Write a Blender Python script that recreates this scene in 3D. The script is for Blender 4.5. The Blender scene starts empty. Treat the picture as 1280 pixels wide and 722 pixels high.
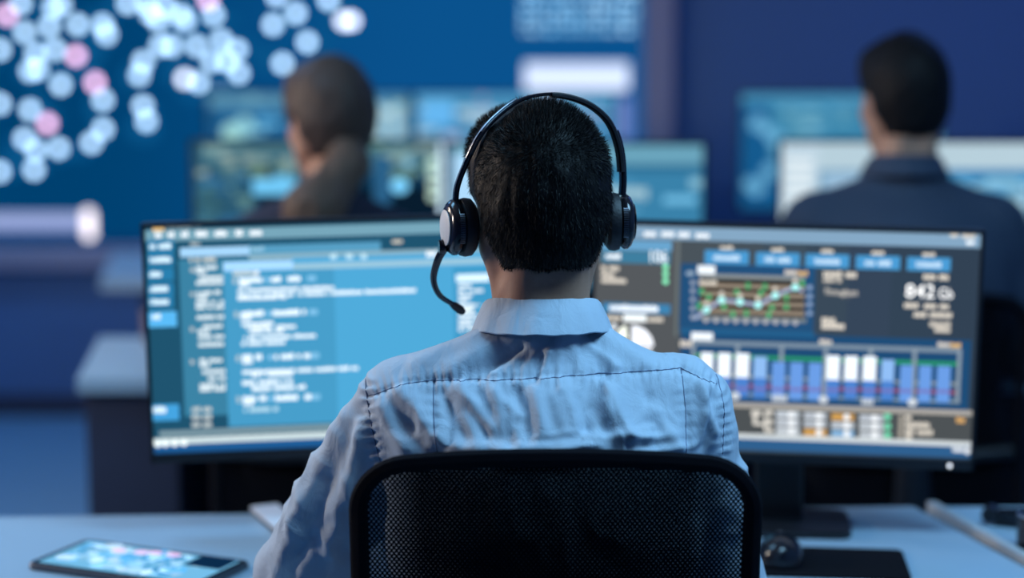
import bpy, bmesh, math, random
import numpy as np
from mathutils import Vector, Matrix
from mathutils.bvhtree import BVHTree

SC = bpy.context.scene
COL = SC.collection
rng = random.Random(7)
nrng = np.random.default_rng(7)
R = math.radians

# ------------------------------------------------------------------ camera, world, lights, exposure
cam_data = bpy.data.cameras.new('camera')
cam_data.sensor_width = 36.0
cam_data.lens = 67.5
cam_data.clip_start = 0.05
cam_data.dof.use_dof = True
cam_data.dof.focus_distance = 2.25
cam_data.dof.aperture_fstop = 1.62
camera = bpy.data.objects.new('camera', cam_data)
COL.objects.link(camera)
camera.location = (0, 0, 1.49)
camera.rotation_euler = (R(82), 0, 0)
SC.camera = camera

world = bpy.data.worlds.new('world')
SC.world = world
world.use_nodes = True
world.node_tree.nodes['Background'].inputs[0].default_value = (0.02, 0.035, 0.07, 1)
world.node_tree.nodes['Background'].inputs[1].default_value = 1.0

SC.view_settings.view_transform = 'Standard'
SC.view_settings.look = 'None'
SC.view_settings.gamma = 1.0
SC.view_settings.exposure = 0.0
SC.cycles.use_denoising = True
SC.cycles.max_bounces = 8
SC.cycles.diffuse_bounces = 3
SC.cycles.transparent_max_bounces = 16
SC.cycles.caustics_reflective = False
SC.cycles.caustics_refractive = False

# ceiling panels: position, yaw, size, colour, watts (their fixtures are built further down)
CEILING_LIGHTS = [
    ((0.95, 1.95, 2.66), 0, (1.2, 0.6), (0.34, 0.69, 1.0), 43.0, 'blue-lit ceiling panel above the headset man'),
    ((-1.3, 3.3, 2.66), 0, (1.2, 0.6), (0.26, 0.62, 1.0), 19.0, 'blue-lit ceiling panel over the left aisle'),
    ((-2.0, 6.1, 2.66), 0, (1.2, 0.6), (0.18, 0.50, 1.0), 18.0, 'blue-lit ceiling panel near the video wall'),
    ((1.9, 5.6, 2.66), 0, (1.2, 0.6), (0.13, 0.32, 1.0), 10.0, 'deep blue ceiling panel near the far right corner'),
]
WALL_LIGHTS = [
    ((-2.52, 2.75, 1.75), (1.0, 0.87, 0.75), 26.0, 'warm wall lamp beside the front desk row'),
    ((-2.52, 4.35, 1.75), (1.0, 0.80, 0.62), 24.0, 'warm wall lamp beside the second desk row'),
]

# ------------------------------------------------------------------ materials
def lin(h):
    v = [int(h[i:i+2], 16) / 255 for i in (0, 2, 4)]
    return tuple(x / 12.92 if x <= 0.04045 else ((x + 0.055) / 1.055) ** 2.4 for x in v)

def mat(name, color, rough=0.6, metal=0.0, bump=0.0, scale=60.0, vary=0.08, spec=0.5, stretch=(1, 1, 1), sheen=0.0):
    m = bpy.data.materials.new(name)
    m.use_nodes = True
    nt = m.node_tree
    b = nt.nodes['Principled BSDF']
    tc = nt.nodes.new('ShaderNodeTexCoord')
    mp = nt.nodes.new('ShaderNodeMapping')
    mp.inputs['Scale'].default_value = stretch
    nt.links.new(tc.outputs['Object'], mp.inputs['Vector'])
    n = nt.nodes.new('ShaderNodeTexNoise')
    n.inputs['Scale'].default_value = scale
    n.inputs['Detail'].default_value = 4
    nt.links.new(mp.outputs[0], n.inputs['Vector'])
    r = nt.nodes.new('ShaderNodeMix'); r.data_type = 'RGBA'
    c = color if not isinstance(color, str) else lin(color)
    r.inputs['A'].default_value = tuple(x * (1 - vary) for x in c) + (1,)
    r.inputs['B'].default_value = tuple(min(1, x * (1 + vary)) for x in c) + (1,)
    nt.links.new(n.outputs['Fac'], r.inputs['Factor'])
    nt.links.new(r.outputs['Result'], b.inputs['Base Color'])
    b.inputs['Roughness'].default_value = rough
    b.inputs['Metallic'].default_value = metal
    b.inputs['Specular IOR Level'].default_value = spec
    if sheen:
        b.inputs['Sheen Weight'].default_value = sheen
    if bump:
        bp = nt.nodes.new('ShaderNodeBump')
        bp.inputs['Strength'].default_value = bump
        bp.inputs['Distance'].default_value = 0.002
        nt.links.new(n.outputs['Fac'], bp.inputs['Height'])
        nt.links.new(bp.outputs[0], b.inputs['Normal'])
    return m

def glow_mat(name, color, strength):
    m = bpy.data.materials.new(name)
    m.use_nodes = True
    nt = m.node_tree
    nt.nodes.clear()
    o = nt.nodes.new('ShaderNodeOutputMaterial')
    e = nt.nodes.new('ShaderNodeEmission')
    e.inputs[0].default_value = tuple(color) + (1,)
    e.inputs[1].default_value = strength
    nt.links.new(e.outputs[0], o.inputs[0])
    return m

def screen_mat():
    # a lit display: every drawn element carries its own colour
    m = bpy.data.materials.new('lit_display')
    m.use_nodes = True
    nt = m.node_tree
    nt.nodes.clear()
    o = nt.nodes.new('ShaderNodeOutputMaterial')
    e = nt.nodes.new('ShaderNodeEmission')
    a = nt.nodes.new('ShaderNodeAttribute')
    a.attribute_name = 'pixel'
    nt.links.new(a.outputs['Color'], e.inputs[0])
    nt.links.new(e.outputs[0], o.inputs[0])
    return m

M = {
    'floor': mat('floor_carpet', (0.17, 0.33, 0.50), 0.55, bump=0.3, scale=90),
    'wall': mat('painted_wall', (0.09, 0.18, 0.38), 0.8, bump=0.15, scale=40),
    'ceiling': mat('ceiling_paint', (0.4, 0.42, 0.46), 0.9, scale=30),
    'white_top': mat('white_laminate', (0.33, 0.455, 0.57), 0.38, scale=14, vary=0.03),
    'rim': mat('pale_edge_band', (0.50, 0.54, 0.58), 0.35, scale=20, vary=0.03),
    'dark_panel': mat('charcoal_panel', (0.030, 0.036, 0.070), 0.55, scale=30),
    'black': mat('black_plastic', (0.012, 0.012, 0.016), 0.38, bump=0.05, scale=400),
    'gloss': mat('glossy_black', (0.010, 0.010, 0.015), 0.16, scale=60),
    'soft_black': mat('black_leatherette', (0.010, 0.010, 0.014), 0.55, bump=0.3, scale=300),
    'fabric': mat('black_fabric', (0.006, 0.006, 0.009), 0.9, bump=0.5, scale=700, spec=0.08),
    'metal': mat('brushed_metal', (0.55, 0.57, 0.6), 0.3, 1.0, scale=200),
    'steel': mat('dark_steel', (0.12, 0.12, 0.14), 0.35, 0.9, scale=120),
    'skin': mat('skin', (0.47, 0.245, 0.16), 0.5, bump=0.12, scale=160, vary=0.10),
    'hair': mat('black_hair', (0.0055, 0.005, 0.0055), 0.5, bump=0.6, scale=260, vary=0.3, stretch=(1, 1, 0.25), spec=0.12),
    'hair_dark': mat('dark_brown_hair', (0.007, 0.006, 0.007), 0.6, bump=0.5, scale=200, vary=0.3, stretch=(1, 1, 0.25), spec=0.15),
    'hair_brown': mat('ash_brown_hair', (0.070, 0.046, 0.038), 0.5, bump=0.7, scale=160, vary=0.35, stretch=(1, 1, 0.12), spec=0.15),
    'ponytail': mat('lit_brown_hair', (0.115, 0.068, 0.048), 0.55, bump=0.7, scale=160, vary=0.3, stretch=(1, 1, 0.12), spec=0.2),  # paler copy of the woman's hair brown, the light on it put into the colour
    'shirt': mat('light_blue_poplin', (0.50, 0.60, 0.72), 0.75, bump=0.10, scale=900, vary=0.03, sheen=0.15),
    'plate': mat('pale_satin_plate', (0.72, 0.73, 0.76), 0.45, 0.0, scale=100, vary=0.02),
    'shirt_thread': mat('shirt_thread', (0.16, 0.20, 0.32), 0.8, scale=500),
    'shirt_blue': mat('slate_blue_shirt', (0.032, 0.048, 0.085), 0.8, scale=300, vary=0.06),
    'knit_navy': mat('navy_top', (0.012, 0.014, 0.035), 0.85, scale=300, vary=0.1),
    'trousers': mat('charcoal_trousers', (0.02, 0.022, 0.03), 0.85, scale=300),
    'shoe': mat('black_shoe', (0.012, 0.011, 0.011), 0.3, scale=60),
    'eye': mat('eye_white', (0.75, 0.74, 0.72), 0.2, scale=30),
    'paper': mat('white_paper', (0.72, 0.74, 0.80), 0.8, scale=50, vary=0.02),
    'silver': mat('satin_silver', (0.62, 0.62, 0.64), 0.35, 0.6, scale=100),
    'cup': mat('taupe_ceramic', (0.22, 0.17, 0.15), 0.4, scale=20),
    'frame_purple': mat('mauve_grey_frame', (0.36, 0.34, 0.46), 0.6, scale=30),
    'screen': screen_mat(),
    'led': glow_mat('white_power_led', (0.8, 0.88, 1.0), 2.2),
}

def crease(m, scale, dist, strength, stretch):
    """A second, coarser relief under the weave: soft creases in the cloth."""
    nt = m.node_tree; b = nt.nodes['Principled BSDF']
    fine = b.inputs['Normal'].links[0].from_node
    tc = nt.nodes.new('ShaderNodeTexCoord'); mp = nt.nodes.new('ShaderNodeMapping'); mp.inputs['Scale'].default_value = stretch
    n = nt.nodes.new('ShaderNodeTexNoise'); n.inputs['Scale'].default_value = scale; n.inputs['Detail'].default_value = 5; n.inputs['Distortion'].default_value = 0.8
    bp = nt.nodes.new('ShaderNodeBump'); bp.inputs['Strength'].default_value = strength; bp.inputs['Distance'].default_value = dist
    nt.links.new(tc.outputs['Object'], mp.inputs['Vector']); nt.links.new(mp.outputs[0], n.inputs['Vector'])
    nt.links.new(n.outputs['Fac'], bp.inputs['Height']); nt.links.new(bp.outputs[0], fine.inputs['Normal'])
crease(M['shirt'], 38, 0.006, 0.55, (1.0, 0.6, 0.7))

# ------------------------------------------------------------------ object helpers
def link(name, me, parent=None, m=None, smooth=False):
    o = bpy.data.objects.new(name, me)
    COL.objects.link(o)
    if parent is not None:
        o.parent = parent
    if m is not None and not me.materials:
        me.materials.append(m)
    if smooth:
        me.polygons.foreach_set('use_smooth', [True] * len(me.polygons))
    return o

def tag(o, label=None, cat=None, group=None, kind=None):
    if label: o['label'] = label
    if cat: o['category'] = cat
    if group: o['group'] = group
    if kind: o['kind'] = kind
    return o

def empty(name, loc, rz=0.0):
    o = bpy.data.objects.new(name, None)
    o.empty_display_size = 0.05
    COL.objects.link(o)
    o.location = loc
    o.rotation_euler = (0, 0, rz)
    return o

class MB:
    """Collects boxes, tubes, lathes and sheets; build() links them as one mesh object."""
    def __init__(s): s.bm = bmesh.new()
    def box(s, c, d, bevel=0.0, rot=None, seg=2):
        r = bmesh.ops.create_cube(s.bm, size=1.0)
        vs = r['verts']
        mtx = Matrix.Translation(c) @ (rot.to_4x4() if rot is not None else Matrix.Identity(4)) @ Matrix.Diagonal((d[0], d[1], d[2], 1))
        bmesh.ops.transform(s.bm, matrix=mtx, verts=vs)
        if bevel:
            es = list({e for v in vs for e in v.link_edges})
            bmesh.ops.bevel(s.bm, geom=es, offset=bevel, segments=seg, affect='EDGES', profile=0.5)
        return s
    def loft(s, rings, closed=True, cap=True):
        vr = [[s.bm.verts.new(p) for p in ring] for ring in rings]
        n = len(rings[0])
        for a, b in zip(vr, vr[1:]):
            for i in range(n if closed else n - 1):
                s.bm.faces.new((a[i], a[(i + 1) % n], b[(i + 1) % n], b[i]))
        if cap and closed:
            s.bm.faces.new(vr[0][::-1])
            s.bm.faces.new(vr[-1])
        return s
    def tube(s, pts, r, n=10, cap=True, flat=(1, 1)):
        pts = [Vector(p) for p in pts]
        rr = r if isinstance(r, (list, tuple)) else [r] * len(pts)
        rings = []
        up = Vector((0, 0, 1))
        prev = None
        for i, p in enumerate(pts):
            t = (pts[min(i + 1, len(pts) - 1)] - pts[max(i - 1, 0)]).normalized()
            if prev is None:
                a = t.cross(up)
                if a.length < 1e-3: a = t.cross(Vector((0, 1, 0)))
                a.normalize()
            else:
                a = (prev - t * prev.dot(t)).normalized()
            b = t.cross(a).normalized()
            prev = a
            rings.append([p + a * (math.cos(2 * math.pi * k / n) * rr[i] * flat[0]) + b * (math.sin(2 * math.pi * k / n) * rr[i] * flat[1]) for k in range(n)])
        return s.loft(rings, True, cap)
    def lathe(s, prof, c, axis='z', n=28):
        rings = []
        for r_, h in prof:
            ring = []
            for k in range(n):
                a = 2 * math.pi * k / n
                q = {'z': (r_ * math.cos(a), r_ * math.sin(a), h), 'x': (h, r_ * math.cos(a), r_ * math.sin(a)), 'y': (r_ * math.sin(a), h, r_ * math.cos(a))}[axis]
                ring.append(Vector(c) + Vector(q))
            rings.append(ring)
        return s.loft(rings)
    def prism(s, poly, z0, z1):
        return s.loft([[(x, y, z0) for x, y in poly], [(x, y, z1) for x, y in poly]])
    def build(s, name, m, parent=None, smooth=False):
        bmesh.ops.recalc_face_normals(s.bm, faces=s.bm.faces)
        me = bpy.data.meshes.new(name)
        s.bm.to_mesh(me)
        s.bm.free()
        o = link(name, me, parent, m)
        if smooth:
            me.polygons.foreach_set('use_smooth', [True] * len(me.polygons))
            try:
                me.set_sharp_from_angle(angle=R(40))
            except Exception:
                pass
        return o

def rounded_rect(w, h, r, n=6):
    out = []
    for cx, cy, a0 in ((w/2-r, h/2-r, 0), (-w/2+r, h/2-r, 90), (-w/2+r, -h/2+r, 180), (w/2-r, -h/2+r, 270)):
        for k in range(n + 1):
            a = R(a0 + 90 * k / n)
            out.append((cx + r * math.cos(a), cy + r * math.sin(a)))
    return out

def mesh_np(name, V, F, m=None, parent=None, smooth=True):
    me = bpy.data.meshes.new(name)
    V = np.asarray(V, np.float32); F = np.asarray(F, np.int32)
    k = F.shape[1]
    me.vertices.add(len(V)); me.vertices.foreach_set('co', V.ravel())
    me.loops.add(F.size); me.loops.foreach_set('vertex_index', F.ravel())
    me.polygons.add(len(F)); me.polygons.foreach_set('loop_start', np.arange(0, F.size, k, dtype=np.int32))
    me.update(calc_edges=True)
    me.validate()
    if smooth:
        me.polygons.foreach_set('use_smooth', [True] * len(me.polygons))
    return link(name, me, parent, m)

# ------------------------------------------------------------------ implicit modelling: smooth unions on a grid, then surface nets
class Field:
    def __init__(s, lo, hi, h):
        s.lo = np.array(lo, float); s.h = h
        s.n = np.ceil((np.array(hi, float) - s.lo) / h).astype(int) + 1
        s.F = np.full(s.n, 1.0, np.float32)
        s.ax = [(s.lo[i] + h * np.arange(s.n[i])).astype(np.float32) for i in range(3)]
    def _win(s, lo, hi):
        a = np.clip(np.floor((np.array(lo) - s.lo) / s.h).astype(int), 0, s.n)
        b = np.clip(np.ceil((np.array(hi) - s.lo) / s.h).astype(int) + 1, 0, s.n)
        if (b <= a).any(): return None
        sl = tuple(slice(a[i], b[i]) for i in range(3))
        X = s.ax[0][sl[0]][:, None, None]; Y = s.ax[1][sl[1]][None, :, None]; Z = s.ax[2][sl[2]][None, None, :]
        return sl, X, Y, Z
    def _put(s, sl, d, k, op):
        a = s.F[sl]
        if op == 'add':
            if k > 0:
                h = np.maximum(k - np.abs(a - d), 0) / k
                s.F[sl] = np.minimum(a, d) - h * h * k * 0.25
            else:
                s.F[sl] = np.minimum(a, d)
        else:
            d = -d
            if k > 0:
                h = np.maximum(k - np.abs(a - d), 0) / k
                s.F[sl] = np.maximum(a, d) + h * h * k * 0.25
            else:
                s.F[sl] = np.maximum(a, d)
    def cone(s, a, b, ra, rb, k=0.02, op='add'):
        a = np.array(a, float); b = np.array(b, float)
        m = max(ra, rb) + k + 3 * s.h
        w = s._win(np.minimum(a, b) - m, np.maximum(a, b) + m)
        if w is None: return
        sl, X, Y, Z = w
        d = b - a; L = max(float(d @ d), 1e-9)
        t = np.clip(((X - a[0]) * d[0] + (Y - a[1]) * d[1] + (Z - a[2]) * d[2]) / L, 0, 1)
        q = np.sqrt((X - a[0] - t * d[0])**2 + (Y - a[1] - t * d[1])**2 + (Z - a[2] - t * d[2])**2) - (ra + (rb - ra) * t)
        s._put(sl, q.astype(np.float32), k, op)
    def ell(s, c, r, k=0.02, op='add', rot=None):
        c = np.array(c, float); r = np.array(r, float)
        m = max(r) + k + 3 * s.h if rot is not None else r + k + 3 * s.h
        w = s._win(c - m, c + m)
        if w is None: return
        sl, X, Y, Z = w
        X = X - c[0]; Y = Y - c[1]; Z = Z - c[2]
        if rot is not None:
            Q = np.array(rot.transposed())
            X, Y, Z = (Q[0, 0]*X + Q[0, 1]*Y + Q[0, 2]*Z, Q[1, 0]*X + Q[1, 1]*Y + Q[1, 2]*Z, Q[2, 0]*X + Q[2, 1]*Y + Q[2, 2]*Z)
        k0 = np.sqrt((X/r[0])**2 + (Y/r[1])**2 + (Z/r[2])**2)
        k1 = np.sqrt((X/r[0]**2)**2 + (Y/r[1]**2)**2 + (Z/r[2]**2)**2) + 1e-6
        s._put(sl, (k0 * (k0 - 1) / k1).astype(np.float32), k, op)
    def box(s, c, hd, rd, k=0.01, rot=None, op='add'):
        c = np.array(c, float)
        m = float(np.linalg.norm(hd)) + rd + k + 3 * s.h
        w = s._win(c - m, c + m)
        if w is None: return
        sl, X, Y, Z = w
        X = X - c[0]; Y = Y - c[1]; Z = Z - c[2]
        if rot is not None:
            Q = np.array(rot.transposed())
            X, Y, Z = (Q[0, 0]*X + Q[0, 1]*Y + Q[0, 2]*Z, Q[1, 0]*X + Q[1, 1]*Y + Q[1, 2]*Z, Q[2, 0]*X + Q[2, 1]*Y + Q[2, 2]*Z)
        a, b, e = np.abs(X) - hd[0], np.abs(Y) - hd[1], np.abs(Z) - hd[2]
        d = np.sqrt(np.maximum(a, 0)**2 + np.maximum(b, 0)**2 + np.maximum(e, 0)**2) + np.minimum(np.maximum(np.maximum(a, b), e), 0) - rd
        s._put(sl, d.astype(np.float32), k, op)
    def surface(s, smooth=2):
        F = s.F; n = s.n
        ins = F < 0
        cnt = np.zeros(n - 1, np.int8)
        for dx in (0, 1):
            for dy in (0, 1):
                for dz in (0, 1):
                    cnt += ins[dx:n[0]-1+dx, dy:n[1]-1+dy, dz:n[2]-1+dz]
        act = np.argwhere((cnt > 0) & (cnt < 8))
        idx = np.full(n - 1, -1, np.int64)
        idx[tuple(act.T)] = np.arange(len(act))
        P = np.zeros((len(act), 3)); W = np.zeros(len(act))
        corners = [(x, y, z) for x in (0, 1) for y in (0, 1) for z in (0, 1)]
        val = {c: F[act[:, 0]+c[0], act[:, 1]+c[1], act[:, 2]+c[2]].astype(float) for c in corners}
        for c in corners:
            for ax in range(3):
                if c[ax] == 0:
                    e = list(c); e[ax] = 1; e = tuple(e)
                    va, vb = val[c], val[e]
                    m = (va < 0) != (vb < 0)
                    t = np.where(m, va / np.where(m, va - vb, 1), 0)
                    pt = np.tile(np.array(c, float), (len(act), 1)); pt[:, ax] += t
                    P[m] += pt[m]; W[m] += 1
        V = s.lo + s.h * (act + P / W[:, None])
        quads = []
        for ax in range(3):
            b, c = (ax + 1) % 3, (ax + 2) % 3
            s0 = [slice(1, n[i] - 1) for i in range(3)]; s1 = list(s0)
            s0[ax] = slice(0, n[ax] - 1); s1[ax] = slice(1, n[ax])
            A = ins[tuple(s0)]; B = ins[tuple(s1)]
            for flip, mk in ((False, A & ~B), (True, ~A & B)):
                q = np.argwhere(mk)
                if not len(q): continue
                q = q + np.array([0 if i == ax else 1 for i in range(3)])
                def cell(db, dc):
                    w = q.copy(); w[:, b] -= db; w[:, c] -= dc
                    return idx[w[:, 0], w[:, 1], w[:, 2]]
                Q = np.stack([cell(1, 1), cell(0, 1), cell(0, 0), cell(1, 0)], 1)
                quads.append(Q[:, ::-1] if flip else Q)
        Q = np.concatenate(quads)
        Q = Q[(Q >= 0).all(1)]
        for _ in range(smooth):
            V = relax(V, Q, 0.5)
        return V, Q

def relax(V, Q, f):
    S = np.zeros_like(V); C = np.zeros(len(V))
    for i in range(4):
        a, b = Q[:, i], Q[:, (i + 1) % 4]
        for j in range(3):
            S[:, j] += np.bincount(a, V[b, j], len(V)) + np.bincount(b, V[a, j], len(V))
        C += np.bincount(a, minlength=len(V)) + np.bincount(b, minlength=len(V))
    return V + f * (S / np.maximum(C, 1)[:, None] - V)

def normals(V, Q):
    fn = np.cross(V[Q[:, 2]] - V[Q[:, 0]], V[Q[:, 3]] - V[Q[:, 1]])
    N = np.zeros_like(V)
    for i in range(4):
        for j in range(3):
            N[:, j] += np.bincount(Q[:, i], fn[:, j], len(V))
    return N / (np.linalg.norm(N, axis=1, keepdims=True) + 1e-12)

def keep(V, Q, mask):
    """Keeps the quads whose four vertices all satisfy the mask."""
    q = Q[mask[Q].all(1)]
    used = np.unique(q)
    re = np.full(len(V), -1); re[used] = np.arange(len(used))
    return V[used], re[q]

# ------------------------------------------------------------------ displays
class Page:
    """Flat drawn elements of a screen, each a hair in front of the one before; panel coordinates, facing -y."""
    def __init__(s): s.V = []; s.F = []; s.C = []; s.z = 0.0
    def poly(s, pts, col, g=1.0, step=2e-5):
        c = lin(col) if isinstance(col, str) else col
        i = len(s.V)
        s.z += step
        s.V += [(x, -s.z, y) for x, y in pts]
        s.F.append(list(range(i, i + len(pts))))
        s.C.append(tuple(x * g for x in c) + (1.0,))
    def rect(s, a, b, c, d, col, g=1.0): s.poly([(a, b), (c, b), (c, d), (a, d)], col, g)
    def disc(s, x, y, rx, ry, col, g=1.0, n=16, a0=0, a1=360):
        full = a1 - a0 >= 360
        pts = [(x + rx * math.cos(R(a0 + (a1 - a0) * k / n)), y + ry * math.sin(R(a0 + (a1 - a0) * k / n))) for k in range(n + (0 if full else 1))]
        if not full: pts = [(x, y)] + pts
        s.poly(pts, col, g)
    def line(s, x0, y0, x1, y1, w, col, g=1.0):
        d = Vector((x1 - x0, y1 - y0)).normalized() * (w / 2)
        s.poly([(x0 + d.y, y0 - d.x), (x1 + d.y, y1 - d.x), (x1 - d.y, y1 + d.x), (x0 - d.y, y0 + d.x)], col, g)
    def words(s, a, b, c, d, col, g=1.0):
        # a run of small illegible letter blocks
        h = d - b; cw = max(h * 0.55, 0.0012)
        n = max(2, round((c - a) / cw)); cw = (c - a) / n
        for k in range(n):
            if n > 6 and rng.random() < 0.10: continue
            t = d if rng.random() < 0.4 else d - h * 0.15
            s.poly([(a + k * cw, b), (a + (k + 0.86) * cw, b), (a + (k + 0.86) * cw, t), (a + k * cw, t)], col, g, 1e-7)
        s.z += 2e-5
    def text(s, txt, a, b, c, d, col, g=1.0):
        cu = bpy.data.curves.new('lettering', 'FONT'); cu.body = txt; cu.resolution_u = 3
        o = bpy.data.objects.new('lettering', cu)
        COL.objects.link(o)
        bpy.context.view_layer.update()
        me = o.evaluated_get(bpy.context.evaluated_depsgraph_get()).to_mesh()
        P = [v.co.copy() for v in me.vertices]; Fs = [list(p.vertices) for p in me.polygons]
        bpy.data.objects.remove(o)
        x0, x1 = min(p.x for p in P), max(p.x for p in P); y0, y1 = min(p.y for p in P), max(p.y for p in P)
        s.z += 2e-5; i = len(s.V); cl = lin(col)
        s.V += [(a + (p.x - x0) / (x1 - x0) * (c - a), -s.z, b + (p.y - y0) / (y1 - y0) * (d - b)) for p in P]
        for f in Fs:
            s.F.append([i + k for k in f]); s.C.append(tuple(x * g for x in cl) + (1.0,))
    def draw(s, data, x0, y0, x1, y1):
        cl = lambda v, a, b: min(max(v, a), b)
        for e in data:
            if e[0] in 'rt':
                a, b, c, d = cl(e[1], x0, x1), cl(e[2], y0, y1), cl(e[3], x0, x1), cl(e[4], y0, y1)
                if c - a < 1e-5 or d - b < 1e-5: continue
                (s.rect if e[0] == 'r' else s.words)(a, b, c, d, e[5], e[6])
            elif e[0] == 'c': s.disc(cl(e[1], x0 + e[3], x1 - e[3]), cl(e[2], y0 + e[4], y1 - e[4]), e[3], e[4], e[5], e[6])
            elif e[0] == 'l': s.line(*e[1:6], e[6], e[7])
            elif e[0] == 'w': s.text(e[1], *e[2:6], e[6], e[7])
            elif e[0] == 'q': s.disc(e[1], e[2], e[3], e[4], e[7], e[8], 14, e[5], e[6])
        return s
    def build(s, name, parent, gain=1.0):
        me = bpy.data.meshes.new(name)
        me.from_pydata(s.V, [], s.F)
        at = me.attributes.new('pixel', 'FLOAT_COLOR', 'CORNER')
        buf = []
        for f, c in zip(s.F, s.C):
            buf += [c[0] * gain, c[1] * gain, c[2] * gain, 1.0] * len(f)
        at.data.foreach_set('color', buf)
        o = link(name, me, parent, M['screen'])
        return o

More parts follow.
